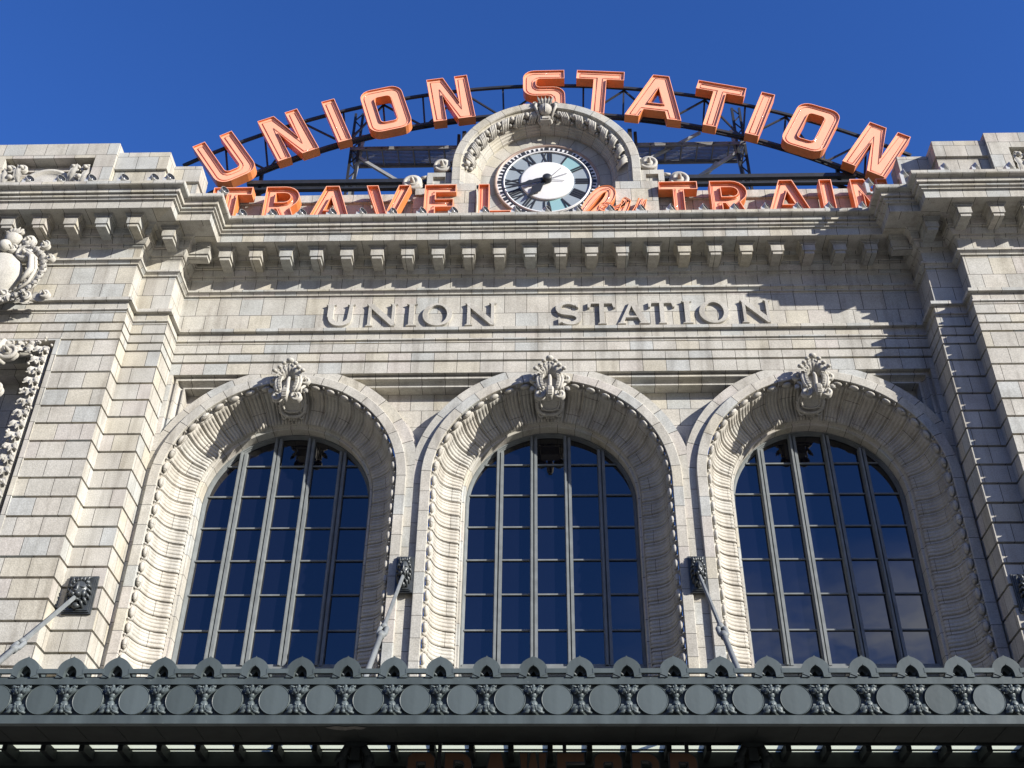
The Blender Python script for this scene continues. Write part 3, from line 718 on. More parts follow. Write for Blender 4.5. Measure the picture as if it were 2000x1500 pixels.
# shoulders and scrolls either side of the hood
for s, xo in ((-1, -2.66), (1, 2.54)):
    sh_ = MB()
    def X(d): return xo + s * d
    def bx(d0, d1, yf, yb, z0, z1, **k): box(sh_, min(X(d0), X(d1)), max(X(d0), X(d1)), yf, yb, z0, z1, **k)
    bx(-.05, .66, -1.16, -.74, 25.10, 25.26); bx(-.05, .16, -1.16, -.74, 24.6, 25.10); bx(.50, .66, -1.16, -.74, 24.6, 25.10); bx(.16, .50, -1.06, -.74, 24.6, 25.10)
    bx(-.72, .95, -1.20, -.74, 24.36, 24.60); bx(-.70, 1.0, -1.14, -.74, 22.6, 24.36)
    bx(-.72, .42, -1.33, -.74, 22.6, 24.40); bx(-.70, .44, -1.31, -.74, 24.405, 24.66)
    sh_.build('hood_shoulder', STONE, BLD, z0=24.36)
    vl = MB()
    scroll(vl, (X(.27), 25.56), .25, -1.16, .3, s, -150, 1.45, .062); scroll(vl, (X(1.06), 24.90), .28, -1.16, .3, s, -150, 1.45, .07)
    for cc, rr in (((X(.27), 25.56), .25), ((X(1.06), 24.90), .28)):
        lathe(vl, [(rr, 0), (rr, .34)], (cc[0], -.80, cc[1]), (0, -1, 0), 24); tube(vl, [(cc[0] - s * rr * .8, -1.1, cc[1] + rr * .75), (cc[0] - s * (rr + .12), -1.1, cc[1] + rr * .9)], .05, 6)
    vl.build('hood_scroll', CARVE, BLD)

# ------------------------------------------------------------------ niche, cartouche and carving at the far left
e = MB()
box(e, -11.57, NX, YP2 - .015, YP2 + .5, 0, 18.46, skip='b'); box(e, -XE, -11.57, YP2 - .015, YP2 + .5, 18.36, 18.46)
box(e, -XE, NX, YP2, YP2 + .6, 18.46, 18.60); box(e, -XE, NX, YP2, YP2 + .6, 18.66, 18.875); box(e, -XE, NX, YP2, YP2 + .6, 18.93, 19.18); box(e, -XE, NX, YP2 + .085, YP2 + .5, 18.55, 18.98)
e.build('niche_frame', STONE, BLD)
e = MB()
box(e, -XE, -11.62, YP2 + .9, YP2 + 1.0, 0, 18.3); box(e, -XE, -11.63, YP2 + .34, YP2 + .9, 17.95, 18.3); box(e, -XE, -11.64, YP2 + .55, YP2 + .9, 17.75, 17.95)
e.build('niche_back', STONE, BLD)
gr_ = MB(); random.seed(3)
tube(gr_, [(-11.80, YP2 + .12, 18.2), (-11.80, YP2 + .12, 13.6)], .13, 8); tube(gr_, [(-11.80, YP2 + .12, 18.12), (-14.2, YP2 + .12, 18.12)], .13, 8)
def frond(c, ang, r, y):
    for q in (-1, 0, 1):
        a = ang + q * .7; leaf(gr_, (c[0], y, c[1]), (c[0] + r * math.cos(a), y - .13, c[1] + r * math.sin(a)), r * .55, .07)
    for q in range(4):
        a = random.uniform(0, 6.28); d = random.uniform(.3, .8) * r; blob(gr_, (c[0] + d * math.cos(a), y - random.uniform(.04, .16), c[1] + d * math.sin(a)), (.035, .045, .035), None, 6, 4)
for k in range(14):
    frond((-11.80, 18.16 - .30 * k), -PI / 2, .27, YP2 + .02); tube(gr_, [(-11.86, YP2 + .05, 18.1 - .3 * k), (-11.66, YP2 - .03, 18.0 - .3 * k)], .03, 6)
for k in range(7): frond((-11.95 - .28 * k, 18.12), PI, .27, YP2 + .02); tube(gr_, [(-12.15 - .28 * k, YP2 + .03, 18.2), (-12.05 - .28 * k, YP2 - .02, 17.98)], .03, 6)
scroll(gr_, (-12.55, 17.98), .22, YP2 - .1, .3, 1, 200, 1.4, .06)
tube(gr_, [(-12.7, YP2 - .1, 18.3), (-12.85, YP2 - .12, 18.05), (-12.75, YP2 - .15, 17.7), (-12.55, YP2 - .1, 17.6)], [.07, .09, .08, .04], 8)
for k in range(9): frond((-13.2 + random.uniform(-.5, .35), 17.2 - .22 * k), random.uniform(-2, -1), .2, YP2 + .2)
scroll(gr_, (-12.62, 16.95), .17, YP2 - .02, .3, -1, 20, 1.4, .06); blob(gr_, (-12.75, YP2 - .05, 17.2), (.16, .12, .12), None, 10, 6, rid=.15); blob(gr_, (-12.9, YP2 - .05, 16.3), (.22, .16, .4), None, 10, 6, rid=.12)
gr_.build('carved_garland', CARVE, BLD)
ct = MB(); cx, y = -13.42, YP2 - .28
blob(ct, (cx + .05, y - .02, 20.15), (.62, .30, .72), None, 22, 12)
oval = [(cx + .05 + .78 * math.cos(a), y + .02, 20.15 + .86 * math.sin(a)) for a in [2 * PI * i / 30 for i in range(30)]]
tube(ct, oval, .07, 7, True)
tube(ct, [(cx + .35, y, 21.05), (cx + .75, y - .12, 21.0), (cx + 1.08, y - .12, 20.72), (cx + 1.2, y - .1, 20.3), (cx + 1.1, y - .1, 19.8), (cx + .8, y - .1, 19.42), (cx + .4, y - .05, 19.35)], [.04, .06, .07, .075, .07, .06, .04], 8)
tube(ct, [(cx + .32, y - .03, 20.98), (cx + .68, y - .14, 20.86), (cx + .94, y - .14, 20.6), (cx + 1.03, y - .12, 20.25), (cx + .95, y - .12, 19.85), (cx + .7, y - .12, 19.55)], [.03, .045, .05, .05, .045, .03], 7)
tube(ct, [(cx + .55, y - .1, 20.9), (cx + .85, y - .2, 20.6), (cx + .95, y - .2, 20.2), (cx + .8, y - .2, 19.8)], [.04, .07, .08, .05], 8)
for c_, r_, s_, a_ in (((cx + .62, 20.78), .22, 1, 60), ((cx + .62, 21.2), .17, -1, 200), ((cx + 1.05, 21.05), .12, -1, 90), ((cx + 1.3, 20.62), .10, 1, 90), ((cx + .45, 19.45), .16, -1, -60), ((cx + 1.0, 19.42), .13, 1, -90), ((cx + 1.45, 19.46), .12, 1, 120), ((cx + .25, 20.95), .13, 1, 0)):
    scroll(ct, c_, r_, y - .14, .22, s_, a_, 1.5, r_ * .24)
for q in range(16):
    a = -1.2 + q * .17; blob(ct, (cx + .1 + 1.02 * math.cos(a), y - .06, 20.2 + .9 * math.sin(a)), (.05, .06, .05), None, 7, 5)
for q in range(15):      # leaves curling off the outer band, and small inner curls
    a = -1.25 + q * .17; ca, sa = math.cos(a), math.sin(a)
    leaf(ct, (cx + .1 + 1.0 * ca, y - .10, 20.2 + .86 * sa), (cx + .1 + 1.24 * ca + .05 * sa, y - .2, 20.2 + 1.08 * sa - .06 * ca), .15, .05)
    leaf(ct, (cx + .08 + .74 * ca, y - .04, 20.18 + .80 * sa), (cx + .08 + .92 * ca, y - .16, 20.18 + .92 * sa + .05), .12, .05)
for q in range(7): leaf(ct, (cx + .12 + .11 * q, y - .05, 19.33), (cx + .18 + .12 * q, y - .18, 19.12 + .02 * q), .13, .05)
for q in range(5): leaf(ct, (cx + .2, y - .15, 21.35), (cx + .2 + .26 * math.sin(-1.1 + .55 * q), y - .2, 21.36 + .26 * math.cos(-1.1 + .55 * q)), .12, .04)
blob(ct, (cx + .2, y - .12, 21.25), (.22, .17, .21), None, 14, 9, rid=.06, ridn=8); blob(ct, (cx + .1, y - .2, 20.98), (.16, .14, .17), None, 12, 8); blob(ct, (cx + .35, y - .1, 21.52), (.08, .08, .1), None, 8, 6); blob(ct, (cx + .18, y - .1, 21.55), (.06, .08, .08), None, 8, 6)
leaf(ct, (cx + .9, y + .1, 19.55), (cx + 1.55, y - .05, 19.32), .26, .1); leaf(ct, (cx + .6, y, 19.35), (cx + 1.2, y - .05, 19.25), .2, .08)
for k, dx in enumerate((0, .14, .28, .42)):
    tube(ct, [(cx - .05 + dx, y - .25, 19.25), (cx + .0 + dx, y - .32, 18.95), (cx + .16 + dx, y - .28, 18.6), (cx + .22 + dx, y - .22, 18.3), (cx + .1 + dx, y - .16, 18.1)], [.06, .07, .06, .06, .04], 7)
scroll(ct, (cx + .42, 18.22), .15, y - .2, .3, 1, 120, 1.4, .05)
ct.build('carved_cartouche', CARVE, BLD)

# ------------------------------------------------------------------ clock
CK = thing('clock', (HC[0] + .03, -.720, HC[1]), 'round roof clock with roman numerals and white centre under the stone hood', 'clock')
ccx, ccz = HC[0] + .03, HC[1] - .11
def disc(mb, r0, r1, y, n=72, mi=0, a0=0, a1=2 * PI):
    vs = []; m = n
    for i in range(m + 1):
        a = a0 + (a1 - a0) * i / m
        for r in (r0, r1): vs.append((ccx + r * math.sin(a), y, ccz + r * math.cos(a)))
    mb.add(vs, [(2 * i, 2 * i + 2, 2 * i + 3, 2 * i + 1) for i in range(m)], mi=mi)
mb = MB(); lathe(mb, [(1.48, 0), (1.48, .09), (1.465, .105), (1.43, .105), (1.40, .06)], (ccx, -.660, ccz), (0, -1, 0), 72); mb.build('bezel', plain_mat('dull_bronze', (.30, .22, .18), .5, .1), CK)
mb = MB(); disc(mb, 1.20, 1.41, -.720); lathe(mb, [(1.23, 0), (1.23, .035), (1.19, .035), (1.19, 0)], (ccx, -.720, ccz), (0, -1, 0), 72); mb.build('minute_ring', WHITE, CK)
mb = MB()
for k in range(12): disc(mb, .70, 1.20, -.715, 6, 1 if k in (1, 5) else 0, k * PI / 6, (k + 1) * PI / 6)
mb.build('dial', [DIALG, DIALT], CK)
mb = MB(); lathe(mb, [(.745, 0), (.745, .045), (.71, .05), (.001, .05)], (ccx, -.720, ccz), (0, -1, 0), 64); mb.build('dial_centre', WHITE, CK)
mb = MB()
def rad(a, r0, r1, off, wd, y=-.732, mb=None, off1=None):
    u = Vector((math.sin(a), 0, math.cos(a))); t = Vector((math.cos(a), 0, -math.sin(a))); c = Vector((ccx, y, ccz)); off1 = off if off1 is None else off1
    p0 = c + u * r0 + t * off; p1 = c + u * r1 + t * off1
    mb.add([p0 - t * wd / 2, p0 + t * wd / 2, p1 + t * wd / 2, p1 - t * wd / 2, *[q + Vector((0, .012, 0)) for q in (p0 - t * wd / 2, p0 + t * wd / 2, p1 + t * wd / 2, p1 - t * wd / 2)]], [(0, 1, 2, 3), (0, 4, 5, 1), (1, 5, 6, 2), (2, 6, 7, 3), (3, 7, 4, 0)])
num = {1: 'I', 2: 'II', 3: 'III', 4: 'IIII', 5: 'V', 6: 'VI', 7: 'VII', 8: 'VIII', 9: 'IX', 10: 'X', 11: 'XI', 12: 'XII'}
for h, tx in num.items():
    a = h * PI / 6; wd = {'I': .075, 'V': .17, 'X': .17}; tot = sum(wd[c] for c in tx); x = -tot / 2; up = True
    for c in tx:
        cxn = x + wd[c] / 2; x += wd[c]
        if c == 'I': rad(a, .79, 1.18, cxn, .05, mb=mb)
        elif c == 'V': rad(a, .79, 1.18, cxn, .05, mb=mb, off1=cxn - .065); rad(a, .79, 1.18, cxn, .028, -.734, mb, cxn + .06)
        else: rad(a, .79, 1.18, cxn + .06, .05, mb=mb, off1=cxn - .06); rad(a, .79, 1.18, cxn - .06, .026, -.734, mb, cxn + .06)
for k in range(60):
    a = k * PI / 30
    if k % 5 == 0: rad(a, 1.255, 1.385, 0, .12, mb=mb)
    else: rad(a, 1.262, 1.37, 0, .06, mb=mb)
    rad(a + PI / 60, 1.252, 1.275, 0, .13, -.730, mb)
mb.build('numerals', BLACK, CK)
def hand(name, a, Lh, sh_, y, tail):
    mb = MB(); u = Vector((math.sin(a), 0, math.cos(a))); t = Vector((math.cos(a), 0, -math.sin(a))); c = Vector((ccx, 0, ccz))
    pr = [c + u * r + t * w_ for r, w_ in sh_] + [c + u * r - t * w_ for r, w_ in reversed(sh_)]
    prism(mb, [(p.x, p.z) for p in pr], [], y, y + .02); return mb.build(name, BLACK, CK)
am = math.atan2(-.80, -.35); 
hand('minute_hand', R_(251), 1.3, [(0, .05), (.3, .075), (.42, .06), (.5, .085), (.62, .05), (1.0, .03), (1.32, .006)], -.880, 0)
hand('hour_hand', R_(218), .9, [(0, .05), (.25, .06), (.38, .11), (.5, .15), (.6, .09), (.68, .05), (.82, .03), (.9, .005)], -.840, 0)
mb = MB(); lathe(mb, [(.13, 0), (.13, .14), (.10, .17), (.001, .17)], (ccx, -.770, ccz), (0, -1, 0), 24)
for a in (40, 66, 95): 
    u = Vector((math.sin(R_(a)), 0, math.cos(R_(a)))); tube(mb, [Vector((ccx, -.800, ccz)) + u * .12, Vector((ccx, -.800, ccz)) + u * (.62 if a < 90 else .48)], .008, 5)
mb.build('hub', BLACK, CK)

# ------------------------------------------------------------------ channel letters
def rrect(x0, z0, x1, z1, r, n=5):
    return arc(x1 - r, z0 + r, r, -90, 0, n) + arc(x1 - r, z1 - r, r, 0, 90, n) + arc(x0 + r, z1 - r, r, 90, 180, n) + arc(x0 + r, z0 + r, r, 180, 270, n)
def block(ch, W, H, s):
    if ch == 'I': return [(0, 0), (W, 0), (W, H), (0, H)], []
    if ch == 'T': c = W / 2; return [(c - s / 2, 0), (c + s / 2, 0), (c + s / 2, H - s), (W, H - s), (W, H), (0, H), (0, H - s), (c - s / 2, H - s)], []
    if ch == 'N': return [(0, 0), (s, 0), (s, .60 * H), (W - 1.3 * s, 0), (W, 0), (W, H), (W - s, H), (W - s, .40 * H), (1.3 * s, H), (0, H)], []
    if ch == 'U': r = .30 * W; return arc(r, r, r, 180, 270, 5) + arc(W - r, r, r, 270, 360, 5) + [(W, H), (W - s, H)] + arc(W - s - .1 * W, s + .1 * W, .1 * W, 0, -90, 3) + arc(s + .1 * W, s + .1 * W, .1 * W, 270, 180, 3) + [(s, H), (0, H)], []
    if ch == 'O': return rrect(0, 0, W, H, .27 * W), [rrect(s, s, W - s, H - s, .09 * W, 3)]
    if ch == 'S':
        r = .28 * W; q = .10 * W; m = (H + s) / 2; l = (H - s) / 2
        return [(0, 0)] + arc(W - r, r, r, 270, 360, 5) + arc(W - r, m - r, r, 0, 90, 5) + arc(s + q, m + q, q, 270, 180, 3) + arc(s + q, H - s - q, q, 180, 90, 3) + [(W, H - s), (W, H)] + arc(r, H - r, r, 90, 180, 5) + arc(r, l + r, r, 180, 270, 5) + arc(W - s - q, l - q, q, 90, 0, 3) + arc(W - s - q, s + q, q, 0, -90, 3) + [(0, s)], []
    if ch == 'A':
        c = W / 2; t = s * .62; k = s * 1.06
        def xl(z): return (c - t) * z / H
        zb_, zt_ = .17 * H, .17 * H + s * .82
        hx0 = xl(zt_) + k; hx1 = W - hx0; zt2 = zt_ + (c - hx0) * H / (c - t) * .98
        return [(0, 0), (k, 0), (xl(zb_) + k, zb_), (W - xl(zb_) - k, zb_), (W - k, 0), (W, 0), (c + t, H), (c - t, H)], [[(hx0, zt_), (hx1, zt_), (c, zt2)]]
    if ch == 'V': c = W / 2; t = s * .55; k = s * 1.1; return [(c - t, 0), (c + t, 0), (W, H), (W - k, H), (c, s * 1.25), (k, H), (0, H)], []
    if ch == 'E': h = (H - 3 * s) / 2; return [(0, 0), (W, 0), (W, s), (s * 1.05, s), (s * 1.05, s + h), (W * .93, s + h), (W * .93, 2 * s + h), (s * 1.05, 2 * s + h), (s * 1.05, H - s), (W, H - s), (W, H), (0, H)], []
    if ch == 'L': return [(0, 0), (W, 0), (W, s), (s, s), (s, H), (0, H)], []
    if ch in 'RPD':
        if ch == 'D': return [(0, 0)] + arc(W * .66, W * .34, W * .34, 270, 360, 4) + arc(W * .66, H - W * .34, W * .34, 0, 90, 4) + [(0, H)], [[(s, s)] + [(W - s, s), (W - s, H - s)] + [(s, H - s)]]
        b = .40 * H; r = (H - b) / 2
        return [(0, 0), (s, 0), (s, b), (s + .08 * W, b), (W - s * 1.12, 0), (W, 0), (W - s * .72, b + .02 * H)] + arc(W - r, b + r, r, -50, 90, 8) + [(0, H)], [[(s, b + s * .82)] + arc(W - r, b + r, r - s * .82, -90, 90, 6) + [(s, H - s * .82)]]
    if ch == 'C': c = s * .55; return [(c, 0), (W - c, 0), (W, c), (W, H * .36), (W - s, H * .36), (W - s, s), (s, s), (s, H - s), (W - s, H - s), (W - s, H * .64), (W, H * .64), (W, H - c), (W - c, H), (c, H), (0, H - c), (0, c)], []
    if ch == 'W': k = s * .9; return [(W * .16, 0), (W * .36, 0), (W * .5, H * .55), (W * .64, 0), (W * .84, 0), (W, H), (W - k, H), (W * .745, H * .34), (W * .58, H), (W * .42, H), (W * .255, H * .34), (k, H), (0, H)], []
    if ch == 'F': return [(0, 0), (s, 0), (s, .40 * H), (W * .8, .40 * H), (W * .8, .40 * H + s), (s, .40 * H + s), (s, H - s), (W, H - s), (W, H), (0, H)], []
def channel(root, name, outer, holes, tr, yf, dep, rec, rim, neon=True, mats=None, label=None):
    """open-faced sheet metal letter: deep sides, a recessed face and neon tubing"""
    mats = mats or [PINK, ORANGE]
    mb = MB(); inn = inset(outer, rim); hin = [inset(h, -rim) for h in holes]
    # rim (front edges), outer sides, inner sides of the channel
    prism(mb, outer, [inn], yf, yf + rec, tr, mi=0, miside=1, back=False)
    for h, hi in zip(holes, hin): prism(mb, hi, [h], yf, yf + rec, tr, mi=0, miside=1, back=False)
    prism(mb, outer, holes, yf + rec, yf + dep, tr, mi=0, miside=1)
    o = mb.build(name, mats, root)
    if label: o['label'] = label
    if neon:
        nb = MB()
        for off in ((.33,) if rim < .018 else (.32,)):
            l = inset(outer, off * (.34 if rim < .018 else .26))
            tube(nb, [(*(lambda q: (q[0], yf + rec * .80, q[1]))(tr(*p)),) for p in l], .009, 5, True)
        for h in holes:
            l = inset(h, -rim * 2.0); tube(nb, [(*(lambda q: (q[0], yf + rec * .80, q[1]))(tr(*p)),) for p in l], .011, 5, True)
        nb.build('neon_tube', NEON, o)
    return o

SG = thing('arched_sign', (0, -.5, 24.5), 'big arched rooftop sign of salmon channel letters spelling UNION STATION on a black steel truss', 'sign')
AC = (.02, 11.98); AR = 17.19; YF = -.75
L1 = [('U', -32.66, 1.24), ('N', -26.2, 1.24), ('I', -21.24, .40), ('O', -16.22, 1.27), ('N', -9.67, 1.24), ('S', -.32, 1.25), ('T', 5.17, 1.44), ('A', 10.94, 1.66), ('T', 16.79, 1.44), ('I', 21.17, .40), ('O', 26.24, 1.27), ('N', 32.78, 1.24)]
for ch, ang, W in L1:
    a = R_(ang); H = 1.93; cx, cz = AC[0] + AR * math.sin(a), AC[1] + AR * math.cos(a)
    def tr(x, z, a=a, cx=cx, cz=cz, W=W, H=H):
        x -= W / 2; z -= H / 2; return (cx + x * math.cos(a) + z * math.sin(a), cz - x * math.sin(a) + z * math.cos(a))
    o_, h_ = block(ch, W, H, .39)
    channel(SG, 'channel_letter', o_, h_, tr, YF, .30, .055, .016)
# truss
def cpt(C_, R, deg, y): return (C_[0] + R * math.sin(R_(deg)), y, C_[1] + R * math.cos(R_(deg)))
CU, RU = (-.10, 11.66), 18.20; CL, RL = (-.10, 12.88), 15.70
N_ = 44
for C_, R, a0 in ((CU, RU, 35.2), (CL, RL, 37.5)):
    for y in ((-.38,) if R > 17 else (-.38, -.27)):
        mb = MB(); P = [cpt(C_, R, -a0 + 2 * a0 * i / N_, y) for i in range(N_ + 1)]
        for i in range(N_): bar(mb, P[i], P[i + 1], .085, .08 if y < -.3 else .04)
        mb.build('arched_chord', STEEL, SG)
mb = MB(); k = 0
angs = [-31 + 62 * i / 16 for i in range(17)]
for i, a in enumerate(angs):
    xu = CU[0] + RU * math.sin(R_(a)); pl = cpt(CU, RU, a, -.30)
    ql = (xu * .965, -.30, CL[1] + math.sqrt(max(0, RL * RL - (xu * .965 - CL[0]) ** 2)))
    bar(mb, pl, ql, .055)
    if i < 16:
        a2 = angs[i + 1]; x2 = CU[0] + RU * math.sin(R_(a2)); q2 = (x2 * .965, -.28, CL[1] + math.sqrt(RL * RL - (x2 * .965 - CL[0]) ** 2)); p2 = cpt(CU, RU, a2, -.28)
        if i % 2 == 0: bar(mb, pl, q2, .05)
        else: bar(mb, ql, p2, .05)
mb.build('truss_web', STEEL, SG)
def lacing(x, z0, z1, y, s=1):
    mb = MB(); 
    for dx in (0, .22 * s): bar(mb, (x + dx, y, z0), (x + dx, y, z1), .07)
    n = int((z1 - z0) / .3)
    for i in range(n):
        a = z0 + (z1 - z0) * i / n; b = z0 + (z1 - z0) * (i + 1) / n
        bar(mb, (x if i % 2 else x + .22 * s, y, a), (x + .22 * s if i % 2 else x, y, b), .03)
    return mb
for s in (-1, 1):
    lacing(s * 5.62, 22.6, 29.2, .05, s).build('truss_post', STEEL, SG)
    mb = MB(); bar(mb, (s * 5.5, .05, 28.2), (s * 5.98, .5, 24.0), .10); mb.build('raking_strut', GALV, SG)
    mb = MB(); bar(mb, (s * 5.6, .1, 27.3), (s * 3.2, .4, 25.6), .09)
    if s > 0: bar(mb, (4.6, .2, 28.3), (1.9, .3, 26.5), .08); bar(mb, (5.0, .3, 27.1), (3.9, .35, 25.5), .09); bar(mb, (6.1, .3, 25.2), (8.2, .3, 24.4), .06)
    mb.build('diagonal_brace', GALV, SG)
    mb = MB(); bar(mb, (s * 2.45, -.2, 22.6), (s * 2.45, -.2, 28.0), .12); bar(mb, (s * 2.62, -.1, 22.6), (s * 2.62, -.1, 28.0), .09); mb.build('truss_post', STEEL, SG)
    mb = MB(); bar(mb, (s * 8.1, -.2, 22.6), (s * 8.3, -.2, 26.4), .10); bar(mb, (s * 7.9, -.3, 25.6), (s * 9.0, -.3, 25.0), .07); mb.build('truss_post', STEEL, SG)
mb = MB(); box(mb, -8.6, 8.7, -.42, -.30, 25.70, 25.84); box(mb, -8.6, 8.7, -.45, -.37, 25.38, 25.46); box(mb, -8.6, -1.62, -.9, -.84, 24.96, 25.02); box(mb, 3.1, 8.7, -.9, -.84, 24.96, 25.02)
mb.build('horizontal_rail', STEEL, SG)
mb = MB(); box(mb, -8.6, 8.7, .1, .24, 26.16, 26.24); mb.build('rear_rail', GALV, SG)
for s in (-1, 1):   # maintenance walkway seen through the truss
    mb = MB(); xa, xb = sorted((s * 2.6, s * 5.85)); y0, y1 = .0, .75; z = 27.62
    box(mb, xa, xb, y0, y0 + .05, z - .08, z + .05); box(mb, xa, xb, y1 - .05, y1, z - .08, z + .05)
    n = 7
    for i in range(n + 1): x = xa + (xb - xa) * i / n; box(mb, x - .02, x + .02, y0, y1, z - .05, z)
    for i in range(13): y = y0 + .05 + (y1 - y0 - .1) * i / 12; box(mb, xa, xb, y - .008, y + .008, z + .0, z + .03)
    for i in range(90): x = xa + (xb - xa) * i / 90; box(mb, x - .006, x + .006, y0, y1, z + .005, z + .025)
    mb.build('walkway', plain_mat('walkway_grating', (.20, .20, .20), .5, .2), SG)

TG = thing('cornice_letter_sign', (0, -1.3, 22.62), 'lower row of salmon open-channel letters spelling TRAVEL by TRAIN standing on the cornice', 'sign')
L2 = [('T', -9.06, -7.99), ('R', -7.62, -6.68), ('A', -6.42, -5.22), ('V', -4.90, -3.70), ('E', -3.31, -2.46), ('L', -1.86, -.98), ('T', 2.97, 4.0), ('R', 4.33, 5.30), ('A', 5.74, 6.98), ('I', 7.25, 7.62), ('N', 8.07, 9.05)]
for ch, x0, x1 in L2:
    z0, z1 = (23.05 if ch != 'L' else 23.14), 24.43; W = x1 - x0
    if ch == 'I': x1 = x0 + .33; W = .33
    o_, h_ = block(ch, W, z1 - z0, .29)
    channel(TG, 'channel_letter', o_, h_, lambda x, z: (x0 + x, z0 + z), -1.50, .30, .10, .020)
# the little script word
def ribbon(pts, wds):
    P = []
    n = len(pts)
    def cat(p0, p1, p2, p3, t): return tuple(.5 * ((2 * p1[i]) + (-p0[i] + p2[i]) * t + (2 * p0[i] - 5 * p1[i] + 4 * p2[i] - p3[i]) * t * t + (-p0[i] + 3 * p1[i] - 3 * p2[i] + p3[i]) * t ** 3) for i in range(len(p1)))
    Q = [(p[0], p[1], w_) for p, w_ in zip(pts, wds)]; out = []
    for i in range(n - 1):
        for k in range(5): out.append(cat(Q[max(i - 1, 0)], Q[i], Q[i + 1], Q[min(i + 2, n - 1)], k / 5))
    out.append(Q[-1]); L_, R2 = [], []
    for i, q in enumerate(out):
        a, b = out[max(i - 1, 0)], out[min(i + 1, len(out) - 1)]; d = Vector((b[0] - a[0], b[1] - a[1])).normalized()
        L_.append((q[0] - d.y * q[2] / 2, q[1] + d.x * q[2] / 2)); R2.append((q[0] + d.y * q[2] / 2, q[1] - d.x * q[2] / 2))
    return L_, R2, out
def script(name, strokes):
    mb = MB(); nb = MB()
    for si, (pts, wds) in enumerate(strokes):
        pts = [(x, 22.95 + (z - 22.95) * .86) for x, z in pts]; wds = [q * .9 for q in wds]
        L_, R2, c = ribbon(pts, wds); n = len(L_); y0 = -1.50 - .004 * si; y1 = -1.28
        vs = []
        for i in range(n): vs += [(L_[i][0], y0, L_[i][1]), (R2[i][0], y0, R2[i][1]), (L_[i][0], y1, L_[i][1]), (R2[i][0], y1, R2[i][1])]
        mb.add(vs, [(4 * i, 4 * i + 1, 4 * i + 5, 4 * i + 4) for i in range(n - 1)])
        mb.add(vs, [(4 * i + 2, 4 * i, 4 * i + 4, 4 * i + 6) for i in range(n - 1)] + [(4 * i + 1, 4 * i + 3, 4 * i + 7, 4 * i + 5) for i in range(n - 1)] + [(4 * i + 3, 4 * i + 2, 4 * i + 6, 4 * i + 7) for i in range(n - 1)] + [(0, 2, 3, 1), (4 * n - 4, 4 * n - 3, 4 * n - 1, 4 * n - 2)], mi=1)
        for q, e_ in ((L_, .012), (R2, .012)): tube(mb, [(p[0], y0 - .02, p[1]) for p in q], e_, 5, mi=1)
        tube(nb, [(q[0], y0 - .03, q[1]) for q in c], .011, 5)
    o = mb.build(name, [PINK, ORANGE], TG); nb.build('neon_tube', NEON, o)
script('script_letter', [([(.74, 23.22), (.90, 23.36), (1.04, 23.66), (1.22, 24.02), (1.42, 24.30), (1.62, 24.36), (1.68, 24.20), (1.62, 23.94), (1.46, 23.64), (1.28, 23.38), (1.16, 23.18), (1.18, 23.02)], [.10, .16, .24, .26, .26, .26, .28, .28, .26, .26, .26, .22]),
                         ([(1.18, 23.06), (1.32, 22.96), (1.52, 23.10), (1.64, 23.36), (1.62, 23.62), (1.48, 23.66), (1.40, 23.50), (1.56, 23.42), (1.76, 23.50)], [.22, .22, .22, .2, .18, .16, .12, .12, .12])])
script('script_letter', [([(1.74, 23.50), (1.94, 23.62), (2.08, 23.86), (2.04, 23.62), (1.94, 23.28), (1.98, 23.10), (2.14, 23.12), (2.34, 23.44), (2.50, 23.88)], [.12, .14, .24, .24, .24, .2, .16, .18, .22]),
                         ([(2.52, 23.90), (2.44, 23.52), (2.32, 23.10), (2.18, 22.80)], [.22, .24, .22, .18])])

# ------------------------------------------------------------------ floodlights on the cornice edge
def make_light(loc, label):
    t = thing('floodlight', loc, label, 'floodlight', 'small floodlights along the cornice edge')
    x, y, z = loc; ax = Vector((.72, -.66, .22)).normalized(); c = Vector((x, y, z + .42))
    mb = MB(); lathe(mb, [(.001, -.19), (.06, -.18), (.10, -.08), (.112, .03), (.112, .05), (.105, .05)], c, ax, 18)
    mb.build('housing', LAMPH, t)
    mb = MB(); lathe(mb, [(.001, .035), (.106, .035), (.106, .0)], c, ax, 18); mb.build('lens', LAMPL, t)
    mb = MB(); box(mb, x - .15, x - .06, y - .06, y + .03, z, z + .38); box(mb, x - .05, x + .08, y - .03, y + .03, z, z + .06); mb.build('bracket', LAMPH, t)
    return t
LT = [(469, 'between the T and R of TRAVEL'), (529, 'in front of the foot of the R of TRAVEL'), (587, 'just right of the R of TRAVEL'), (647, 'at the left leg of the A of TRAVEL'), (706, 'between the A and V of TRAVEL'),
      (766, 'in front of the point of the V of TRAVEL'), (824, 'between the V and E of TRAVEL'), (886, 'at the lower right corner of the E of TRAVEL'), (947, 'in front of the L of TRAVEL'), (1009, 'under the left part of the clock'),
      (1069, 'directly below the middle of the clock'), (1129, 'at the left tail of the script word by'), (1192, 'in the middle of the script word by'), (1252, 'just right of the script word by'), (1310, 'left of the stem of the T of TRAIN'),
      (1373, 'between the T and R of TRAIN'), (1433, 'in front of the leg of the R of TRAIN'), (1493, 'at the left foot of the A of TRAIN'), (1555, 'at the right foot of the A of TRAIN'), (1616, 'in front of the I of TRAIN'), (1680, 'in front of the N of TRAIN')]
l0 = None
def put_light(loc, lb):
    global l0
    if l0 is None: l0 = make_light((0, 0, 0), ''); c = l0
    else: c = copy_tree(l0)
    c.location = loc; c['label'] = lb
for px, lb in LT: put_light((-.01 + (px - 1069) * .01330, -1.90, 22.60), 'small cornice floodlight ' + lb)
